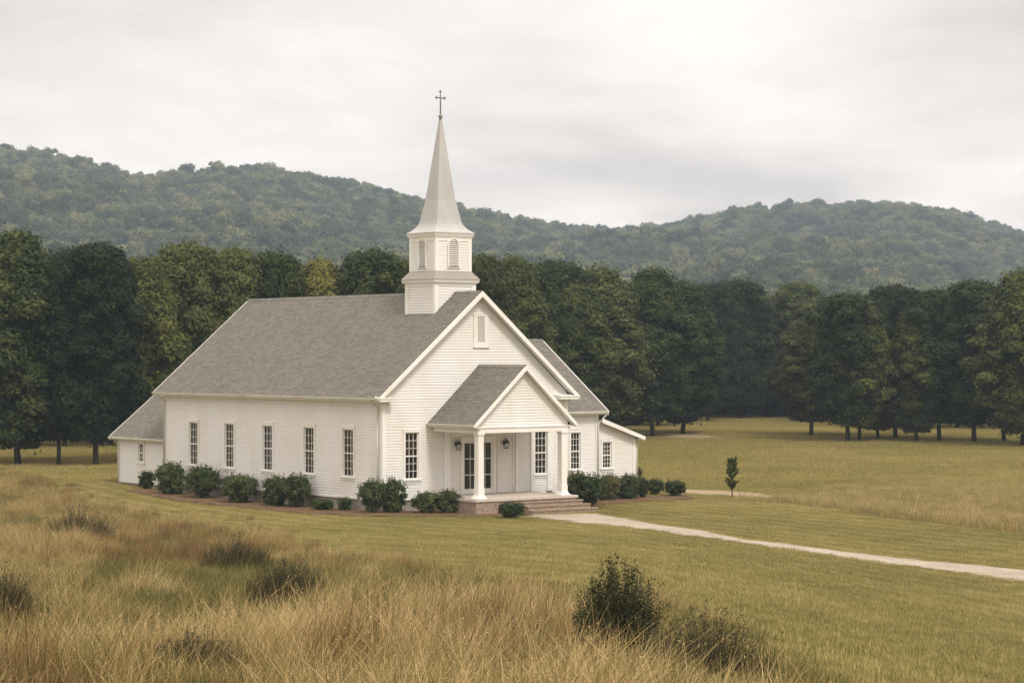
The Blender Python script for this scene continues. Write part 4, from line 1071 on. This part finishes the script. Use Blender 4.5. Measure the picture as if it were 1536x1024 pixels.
# ------------------------------------------------------------------ wild plants in the meadow
def blade_mesh(name, seed, n, rad, h0, h1, w0, bend, mat, seg=3, heads=0.0, lean=(0.15, 0)):
    r = np.random.default_rng(seed)
    a = r.uniform(0, 6.283, n); rr_ = rad*np.sqrt(r.uniform(0, 1, n)); bx_, by_ = rr_*np.cos(a), rr_*np.sin(a)
    h = r.uniform(h0, h1, n)*(1-.35*(rr_/rad)**2); w_ = w0*r.uniform(.6, 1.3, n)
    dirn = r.uniform(0, 6.283, n); bd = bend*r.uniform(.2, 1.3, n)
    dx, dy = np.cos(dirn)*bd+lean[0], np.sin(dirn)*bd+lean[1]
    face = r.uniform(0, 3.1416, n); fx, fy = np.cos(face), np.sin(face)
    Vs = []
    for k in range(seg+1):
        t = k/seg; cx_ = bx_+dx*h*t**2*.8; cy_ = by_+dy*h*t**2*.8; cz_ = h*t*(1-.18*t*bd)-.03*(k == 0)
        ww = w_*(1-t)**.6*.5+.0004
        Vs.append(np.stack([cx_-fx*ww, cy_-fy*ww, cz_], 1)); Vs.append(np.stack([cx_+fx*ww, cy_+fy*ww, cz_], 1))
    V = np.stack(Vs, 1); m2 = 2*(seg+1); V = V.reshape(-1, 3)
    base = np.arange(n)*m2; Fq = []
    for k in range(seg): Fq.append(np.stack([base+2*k, base+2*k+1, base+2*k+3, base+2*k+2], 1))
    F = np.stack(Fq, 1).reshape(-1, 4); rnd = r.uniform(0, .8, n); ra = np.repeat(rnd, seg)
    if heads > 0:      # feathery seed heads near the tips
        sel = np.where(r.uniform(size=n) < heads)[0]; m_ = 9
        C = []
        for j in range(m_):
            t = 1-.28*j/m_; C.append(np.stack([bx_[sel]+dx[sel]*h[sel]*t**2*.8, by_[sel]+dy[sel]*h[sel]*t**2*.8, h[sel]*t*(1-.18*t*bd[sel])], 1)+r.normal(0, .006, (len(sel), 3)))
        C = np.concatenate(C); v_, f_ = quads_from(C, unit(r.normal(size=C.shape)), np.full(len(C), .007), asp=3.5, r=r)
        F = np.concatenate([F, f_+len(V)]); V = np.concatenate([V, v_]); ra = np.r_[ra, np.full(len(f_), .7)]
    return npmesh(name, V, F, mat, {'rnd': ra}, link=False)
def grass_mat(name, stops, big=.06, mid=.5, wr=.45, trans=.2, aniso=(.6, 1.2, 1), mow=0):
    m = Mat(name, .7, .12); rnd = m.attr('rnd')
    a = m.noise(big, m.pos((1, .7, 1)), 3, .5, .4); b_ = m.noise(mid, m.pos(aniso, rot=.35), 4, .6)
    f = m.math('ADD', m.math('MULTIPLY', rnd, wr), m.math('ADD', m.math('MULTIPLY', a, (1-wr)*.55), m.math('MULTIPLY', b_, (1-wr)*.45)))
    if mow:     # mower passes, laid parallel to the path
        sp_ = m.n('ShaderNodeSeparateXYZ'); m.l(m.pos(), sp_.inputs[0])
        ph = m.math('ADD', m.math('MULTIPLY', sp_.outputs[0], .88*4.2), m.math('ADD', m.math('MULTIPLY', sp_.outputs[1], .47*4.2), m.math('MULTIPLY', b_, 5.0)))
        f = m.math('ADD', f, m.math('MULTIPLY', m.math('SINE', ph), mow))
    c = m.ramp(f, stops); m.col(c)
    tr = m.n('ShaderNodeBsdfTranslucent'); m.l(c, tr.inputs[0]); ms = m.n('ShaderNodeMixShader'); ms.inputs[0].default_value = trans
    o = [n for n in m.nt.nodes if n.type == 'OUTPUT_MATERIAL'][0]
    m.l(m.p.outputs[0], ms.inputs[1]); m.l(tr.outputs[0], ms.inputs[2]); m.l(ms.outputs[0], o.inputs[0]); return m.m
M['weedgrass'] = grass_mat('dark_weed_stems', [(.26, (.026, .028, .011)), (.45, (.078, .068, .027)), (.62, (.17, .135, .058)), (.80, (.34, .26, .13))], .3, 1.5, .6, .2)
weeds = []
def wild_bush(name, px, by, ty, wpx, nshoot, mat, label, cat, seed, leaf=.022, upright=.5, lpm=60, spread=1.0, twig=True, bare=.0):
    p = at(px, by); k = proj_scale(p); H = (by-ty)/k; Rw = wpx/k/2; r = np.random.default_rng(seed)
    root = empty(name, p-Vector((0, 0, .03))); tag(root, label, cat); weeds.append((p.x, p.y, max(.45, Rw*1.5), .5 if cat == 'weeds' else .22))
    tw = MB(); C = []; D = []
    for i in range(nshoot):
        a = r.uniform(0, 6.283); rad = Rw*math.sqrt(r.uniform(0, 1)); hh = H*(1-.45*(rad/Rw)**2)*r.uniform(.42, 1.14)
        bx_, by_ = rad*.35*math.cos(a), rad*.35*math.sin(a)
        ex, ey = rad*spread*math.cos(a)+r.normal(0, .04), rad*spread*math.sin(a)+r.normal(0, .04)
        n = 7; ts = np.linspace(0, 1, n); cur = r.normal(0, .05, 2)
        path = np.stack([bx_+(ex-bx_)*ts**.8+cur[0]*np.sin(ts*3), by_+(ey-by_)*ts**.8+cur[1]*np.sin(ts*3), hh*ts**(.85)], 1)
        if twig: tw.tube([tuple(q) for q in path[::2]], [.006, .005, .0035, .0015], 4)
        m_ = int(hh*lpm*r.uniform(.6, 1.3)); tt = r.uniform(.08+bare, 1, m_)
        q = np.stack([np.interp(tt, ts, path[:, c]) for c in range(3)], 1)
        off = r.normal(0, 1, (m_, 3))*(.028+.03*(1-tt))[:, None]
        C.append(q+off); D.append(unit(off+np.array([0, 0, .01])))
    if cat == 'weeds':      # a tuft of dark fine stems and blades
        bm_ = blade_mesh('foliage', seed, int(nshoot*9), Rw*1.05, H*.35, H*1.12, leaf*.42, .42, M['weedgrass'], 4, .0, (.14, 0))
        COL.objects.link(bm_); bm_.parent = root
        q_ = np.concatenate(C); k_ = r.uniform(size=len(q_)) < .28; C = [q_[k_]]; D = [np.concatenate(D)[k_]]
    C = np.concatenate(C); D = np.concatenate(D)
    V, F = quads_from(C, unit(D+r.normal(0, .5, D.shape)), leaf*r.uniform(.6, 1.4, len(C)), r=r)
    npmesh('leaves' if cat == 'weeds' else 'foliage', V, F, M[mat], {'rnd': r.uniform(0, 1, len(C))}, parent=root)
    if twig: tw.build('stems', M['bark'], root, True)
    return root
wild_bush('wild_bush', 928, 1014, 846, 146, 430, 'wild', 'large dark twiggy bush standing in the dry grass at the bottom centre right', 'bush', 51, .019, lpm=105)
wild_bush('wild_bush', 1062, 1020, 900, 165, 135, 'brownweed', 'low sparse weedy bush right of the large dark bush', 'bush', 52, .017, lpm=46, bare=.15)
wild_bush('rusty_plant', 876, 1012, 945, 56, 80, 'rust', 'small plant with rust coloured leaves at the left foot of the large dark bush', 'plant', 53, .018, lpm=80)
wild_bush('weed_clump', 992, 1030, 935, 100, 60, 'brownweed', 'brown weeds between the large dark bush and the low sparse bush', 'weeds', 61, .015, lpm=60, bare=.1)
wild_bush('weed_clump', 1140, 1030, 958, 90, 40, 'brownweed', 'brown weeds at the bottom edge, right of the low sparse bush', 'weeds', 62, .015, lpm=50, bare=.1)
wild_bush('weed_clump', 428, 915, 834, 118, 300, 'wild', 'dark weed clump in the meadow below the third side window', 'weeds', 54, .022, lpm=85, bare=.0)
wild_bush('weed_clump', 352, 862, 800, 110, 170, 'brownweed', 'thin brownish weed clump up the slope from the darker one', 'weeds', 55, .026, lpm=50, bare=.1)
wild_bush('weed_clump', 118, 818, 756, 104, 210, 'brownweed', 'dark weed clump high in the meadow at the left', 'weeds', 56, .032, lpm=55, bare=.0)
wild_bush('weed_clump', 285, 1036, 940, 170, 260, 'wild', 'low dark green weed clump at the bottom edge left of centre', 'weeds', 57, .016, lpm=80)
wild_bush('weed_clump', 2, 945, 845, 86, 190, 'wild', 'dark weed clump cut by the left picture edge', 'weeds', 58, .020, lpm=80)
wild_bush('weed_clump', 770, 992, 918, 110, 120, 'brownweed', 'faint weed clump in the dry grass left of the large dark bush', 'weeds', 59, .017, lpm=50, bare=.1)
wild_bush('weed_clump', 120, 1030, 968, 130, 120, 'wild', 'low green weed clump at the bottom edge right of the pale rock', 'weeds', 60, .015, lpm=70)
# pale rock half sunk in the grass
b = MB(); p = at(52, 985)
rr = random.Random(4); rings_ = []
for (f_, z_) in ((.9, -.1), (1, .03), (.85, .10), (.45, .145)):
    rings_.append([(.19*f_*math.cos(a)*(1+.18*math.sin(a*3+1)+rr.uniform(-.06, .06)), .12*f_*math.sin(a)*(1+rr.uniform(-.1, .1)), z_+rr.uniform(-.012, .012)) for a in [2*math.pi*j/14 for j in range(14)]])
b.rings(rings_); m = Mat('pale_rock', .9, .2); n_ = m.noise(14, m.pos(), 5, .65); m.col(m.ramp(n_, [(.3, (.22, .19, .15)), (.7, (.45, .40, .33))])); m.bump(n_, .5, .02)
ro = b.build('rock', m.m); ro.location = p+Vector((0, 0, .0)); tag(ro, 'pale flat rock half hidden in the dry grass at the lower left', 'rock')

# ------------------------------------------------------------------ grass
M['tall'] = grass_mat('meadow_straw', [(.26, (.10, .105, .032)), (.40, (.23, .185, .064)), (.53, (.49, .345, .150)), (.78, (.80, .63, .37))], .22, 1.1, .42, .25)
M['green'] = grass_mat('meadow_green', [(.26, (.035, .050, .014)), (.45, (.125, .118, .036)), (.62, (.24, .20, .068)), (.80, (.40, .32, .13))], .22, 1.1, .5, .25)
M['bluestem'] = grass_mat('rusty_meadow_grass', [(.26, (.085, .055, .022)), (.45, (.19, .12, .05)), (.62, (.34, .22, .10)), (.80, (.50, .36, .19))], .22, 1.1, .5, .25)
M['lawn'] = grass_mat('lawn_grass', [(.28, (.125, .130, .038)), (.43, (.245, .222, .074)), (.58, (.42, .335, .135)), (.78, (.64, .52, .25))], .07, .8, .38, .2, (.35, 1.4, 1), .042)
M['fieldg'] = grass_mat('field_grass', [(.28, (.16, .145, .042)), (.47, (.285, .240, .082)), (.62, (.44, .350, .135)), (.82, (.62, .49, .23))], .035, .30, .28, .2, (.22, 1.5, 1))
tall = [blade_mesh('tall_grass_tuft', 400+k, 95, .34, .35, (.95, .8, 1.1, .7, .9)[k], .0075, .55, M['tall'], 4, (.10, .03, .16, .0, .06)[k], (.16, -.03)) for k in range(5)]
shortv = [blade_mesh('lawn_tuft', 420+k, 620, .8, .035, .10, .008, .7, M['lawn'], 2) for k in range(3)]
fieldv = [blade_mesh('field_tuft', 430+k, 330, 1.7, .10, .24, .022, .6, M['fieldg'], 2) for k in range(3)]
greenv = [blade_mesh('green_tuft', 460+k, 110, .36, .18, (.5, .4, .6)[k], .0075, .7, M['green'], 3) for k in range(3)]
rustv = [blade_mesh('rusty_tuft', 470+k, 80, .26, .45, (1.0, .85, 1.15)[k], .007, .3, M['bluestem'], 4, .15, (.08, 0)) for k in range(3)]
M['dry'] = grass_mat('dry_strip_grass', [(.26, (.22, .18, .07)), (.45, (.36, .28, .115)), (.60, (.54, .42, .20)), (.8, (.74, .58, .33))], .2, 1.0, .5, .25)
stripv = [blade_mesh('dry_tuft', 440+k, 120, .5, .25, .60, .012, .5, M['dry'], 3, .05) for k in range(3)]

edge = np.array([(-3000, 640), (-900, 676), (-300, 694), (0, 704), (100, 714), (170, 745), (300, 778), (430, 800), (560, 830), (700, 858), (850, 884), (1000, 908), (1100, 936), (1180, 970), (1260, 1010), (1340, 1060), (1450, 1180), (2500, 2200)], float)
def meadow_amount(x, y):
    """0..1 how much of the tall meadow grows here (its border drawn on the ground from the photograph)"""
    px, py = pix(x, y); d = py-np.interp(px, edge[:, 0], edge[:, 1])
    wob = 10*np.sin(x*.9+y*.3)+7*np.sin(x*2.1-y*.7)
    w_ = 22*60/np.maximum(y, 22)
    a_ = np.clip((d+wob*.8)/(w_+14), 0, 1); return np.where((a_ < .10) | ((y < 22.5) & (px > 1260)), 0, a_)
def near_poly(x, y, c, hw):
    d = np.full(len(x), 1e9)
    for k in range(len(c)): d = np.minimum(d, np.hypot(x-c[k, 0], y-c[k, 1])-hw[k])
    return d
def church_in(x, y, mg=.0):
    t = (x-FX)*ct+(y-FY)*st_; s = -(x-FX)*st_+(y-FY)*ct
    r_ = (t > -mg) & (t < W_+mg) & (s > -mg) & (s < L_+mg)
    r_ |= (t > AX_T-mg) & (t < W_-AX_T+mg) & (s > L_-1) & (s < AX_E+mg)
    r_ |= (t > W_-1) & (t < LT+mg) & (s > TD0-mg) & (s < TD1+mg)
    r_ |= (t > FT0-mg) & (t < FT1+mg) & (s > FS-mg) & (s < 0)
    r_ |= (t > 5.2-mg) & (t < FT1+.5+mg) & (s > FS-1.1) & (s < FS)
    return r_
def blocked(x, y, mg=.3):
    b_ = church_in(x, y, mg)
    for c, ww in [(path_c, path_w), (track_c, track_w)]+bed_def:
        b_ |= near_poly(x, y, c, ww/2) < mg*.55
    return b_
def rotv(n, tilt=.05): return np.stack([rng.normal(0, tilt, n), rng.normal(0, tilt, n), rng.uniform(0, 6.283, n)], 1)
def rot_face(n, tilt=.05, spread=.6): return np.stack([rng.normal(0, tilt, n), rng.normal(0, tilt, n), rng.normal(0, spread, n)], 1)
def grid_wedge(y0, y1, sp_, k=.265, pad=3):
    ys_ = np.arange(y0, y1, sp_); out_ = []
    for yv in ys_:
        xv = np.arange(-(k*yv+pad), k*yv+pad, sp_)+rng.uniform(0, sp_); out_.append(np.stack([xv+rng.uniform(-.3, .3, len(xv))*sp_, yv+rng.uniform(-.3, .3, len(xv))*sp_], 1))
    o = np.concatenate(out_); return o[:, 0], o[:, 1]
def wedge(y0, y1, dens, k=.265, pad=3):
    A = k*(y1*y1-y0*y0)+2*pad*(y1-y0); n = int(A*dens); y = y0+(y1-y0)*rng.uniform(size=n*2)
    x = rng.uniform(-1, 1, n*2)*(k*y1+pad); keep = np.abs(x) < k*y+pad; x, y = x[keep], y[keep]
    m_ = int(len(x)*min(1, A*dens/max(1, len(x)))); return x[:m_], y[:m_]
# tall meadow
px_, py_ = [], []
for (y0, y1, dn) in ((9, 20, 9), (20, 34, 13), (34, 60, 10), (60, 100, 7), (100, 150, 5)):
    x, y = wedge(y0, y1, dn); px_.append(x); py_.append(y)
x, y = np.concatenate(px_), np.concatenate(py_)
am = meadow_amount(x, y)
def vnoise(x, y, sc, seed):
    r = np.random.default_rng(seed); T = r.uniform(size=(64, 64)); u, v = x/sc+100, y/sc+100; i, j = np.floor(u).astype(int), np.floor(v).astype(int); f, g = u-i, v-j
    f, g = f*f*(3-2*f), g*g*(3-2*g); i %= 64; j %= 64; i1, j1 = (i+1) % 64, (j+1) % 64
    return T[i, j]*(1-f)*(1-g)+T[i1, j]*f*(1-g)+T[i, j1]*(1-f)*g+T[i1, j1]*f*g
def hgt(x, y): return .55*vnoise(x, y*.6, 2.6, 1)+.45*vnoise(x, y*.6, .9, 2)
def spe(x, y): return .6*vnoise(x, y*.6, 4.5, 3)+.4*vnoise(x, y*.6, 1.3, 4)
def thin(x, y):      # the dark weeds keep the grass round them short
    f = np.ones(len(x))
    for (cx_, cy_, cr, lo_) in weeds: d = np.hypot(x-cx_, (y-cy_+cr*.5)*.75)/cr; f = np.minimum(f, np.clip(lo_+.7*(d-.6), lo_, 1))
    return f
H_, S_ = hgt(x, y), spe(x, y); TH_ = thin(x, y); free = ~church_in(x, y, 2.2); u_ = rng.uniform(size=len(x))
def put(name, keep, hf, vs, label):
    X_, Y2 = x[keep], y[keep]; n = len(X_); s_ = hf[keep]*rng.uniform(.72, 1.2, n)*TH_[keep]
    scatter(name, np.stack([X_, Y2, G(X_, Y2)], 1), rot_face(n, .09, .7), np.stack([.35+.7*s_, .35+.7*s_, s_], 1), vs, None, label); print(name, n)
gr_ = 1-smooth(.34, .58, S_); ru_ = smooth(.60, .74, S_)*smooth(.45, .7, vnoise(x, y, 1.1, 9)+.12)
ah = .45+.55*am
put('meadow_grass', free & (u_ < am*(.30+.70*smooth(.25, .6, H_))*(1-.72*gr_)*(1-.55*ru_)), ah*(.30+.84*smooth(.2, .85, H_)), tall, 'tall straw coloured meadow grass on the slope')
put('green_meadow_grass', free & (rng.uniform(size=len(x)) < am*(.30+.60*gr_)), ah*(.75+.4*H_), greenv, 'low green grass between the straw in the meadow')
put('rusty_meadow_grass', free & (rng.uniform(size=len(x)) < am*.38*ru_), ah*(.75+.4*H_), rustv, 'reddish brown grass stems in the meadow')
# dry strip in the right field
n0 = 22000; x = rng.uniform(8, 42, n0); y = rng.uniform(86, 175, n0); px, py = pix(x, y)
up = np.interp(px, [1090, 1200, 1300, 1536, 1700], [744, 733, 724, 716, 712]); lw = np.interp(px, [1090, 1200, 1300, 1536, 1700], [750, 756, 771, 800, 820])
f = (py-up)/(lw-up); inside = (px > 1095) & (f > 0) & (f < 1)
dens = np.where(f > .72, .9, .20+.25*np.clip((px-1250)/250, 0, 1)*vnoise(x, y, 3., 21))*np.clip((px-1095)/200, 0, 1)
keep = inside & (rng.uniform(size=n0) < dens); x, y, f = x[keep], y[keep], f[keep]; n = len(x); s_ = rng.uniform(.6, 1.15, n)*(.5+.65*np.clip(f, 0, 1))
scatter('dry_grass_strip', np.stack([x, y, G(x, y)], 1), rot_face(n, .08, 3), np.stack([s_, s_, s_], 1), stripv, None, 'pale dry grass strip across the right field')
print('strip', n)
# lawn
x, y = grid_wedge(26, 135, .74); am = meadow_amount(x, y); keep = (am < .75) & ~blocked(x, y, .55); x, y = x[keep], y[keep]; n = len(x)
s_ = rng.uniform(.8, 1.2, n)
scatter('lawn_grass', np.stack([x, y, G(x, y)], 1), rotv(n, .02), np.stack([s_, s_, s_*rng.uniform(.8, 1.3, n)], 1), shortv, None, 'mown lawn grass around the church')
print('lawn', n)
x, y = grid_wedge(132, 330, 1.75); keep = ~church_in(x, y, 2) & (near_poly(x, y, track2_c, track2_w/2) > 1.2) & (near_poly(x, y, track_c, track_w/2) > 1.6); x, y = x[keep], y[keep]; n = len(x); s_ = rng.uniform(.8, 1.2, n)
scatter('field_grass', np.stack([x, y, G(x, y)], 1), rotv(n, .02), np.stack([s_, s_, s_], 1), fieldv, None, 'rough grass of the field in front of the woods')
print('field', n)

# ------------------------------------------------------------------ haze: one closed box of even air
b = MB(); b.box((-1900, -400, -4.0), (1900, 2010, 168)); hz = b.build('haze', M['trim'])
m = bpy.data.materials.new('haze_air'); m.use_nodes = True; nt2 = m.node_tree; nt2.nodes.clear()
o_ = nt2.nodes.new('ShaderNodeOutputMaterial'); v_ = nt2.nodes.new('ShaderNodeVolumePrincipled'); nt2.links.new(v_.outputs[0], o_.inputs['Volume'])
v_.inputs['Color'].default_value = (.70, .84, 1.0, 1); v_.inputs['Density'].default_value = .00021; v_.inputs['Anisotropy'].default_value = 0.0
hz.data.materials.clear(); hz.data.materials.append(m); hz.display_type = 'WIRE'; tag(hz, kind='stuff')
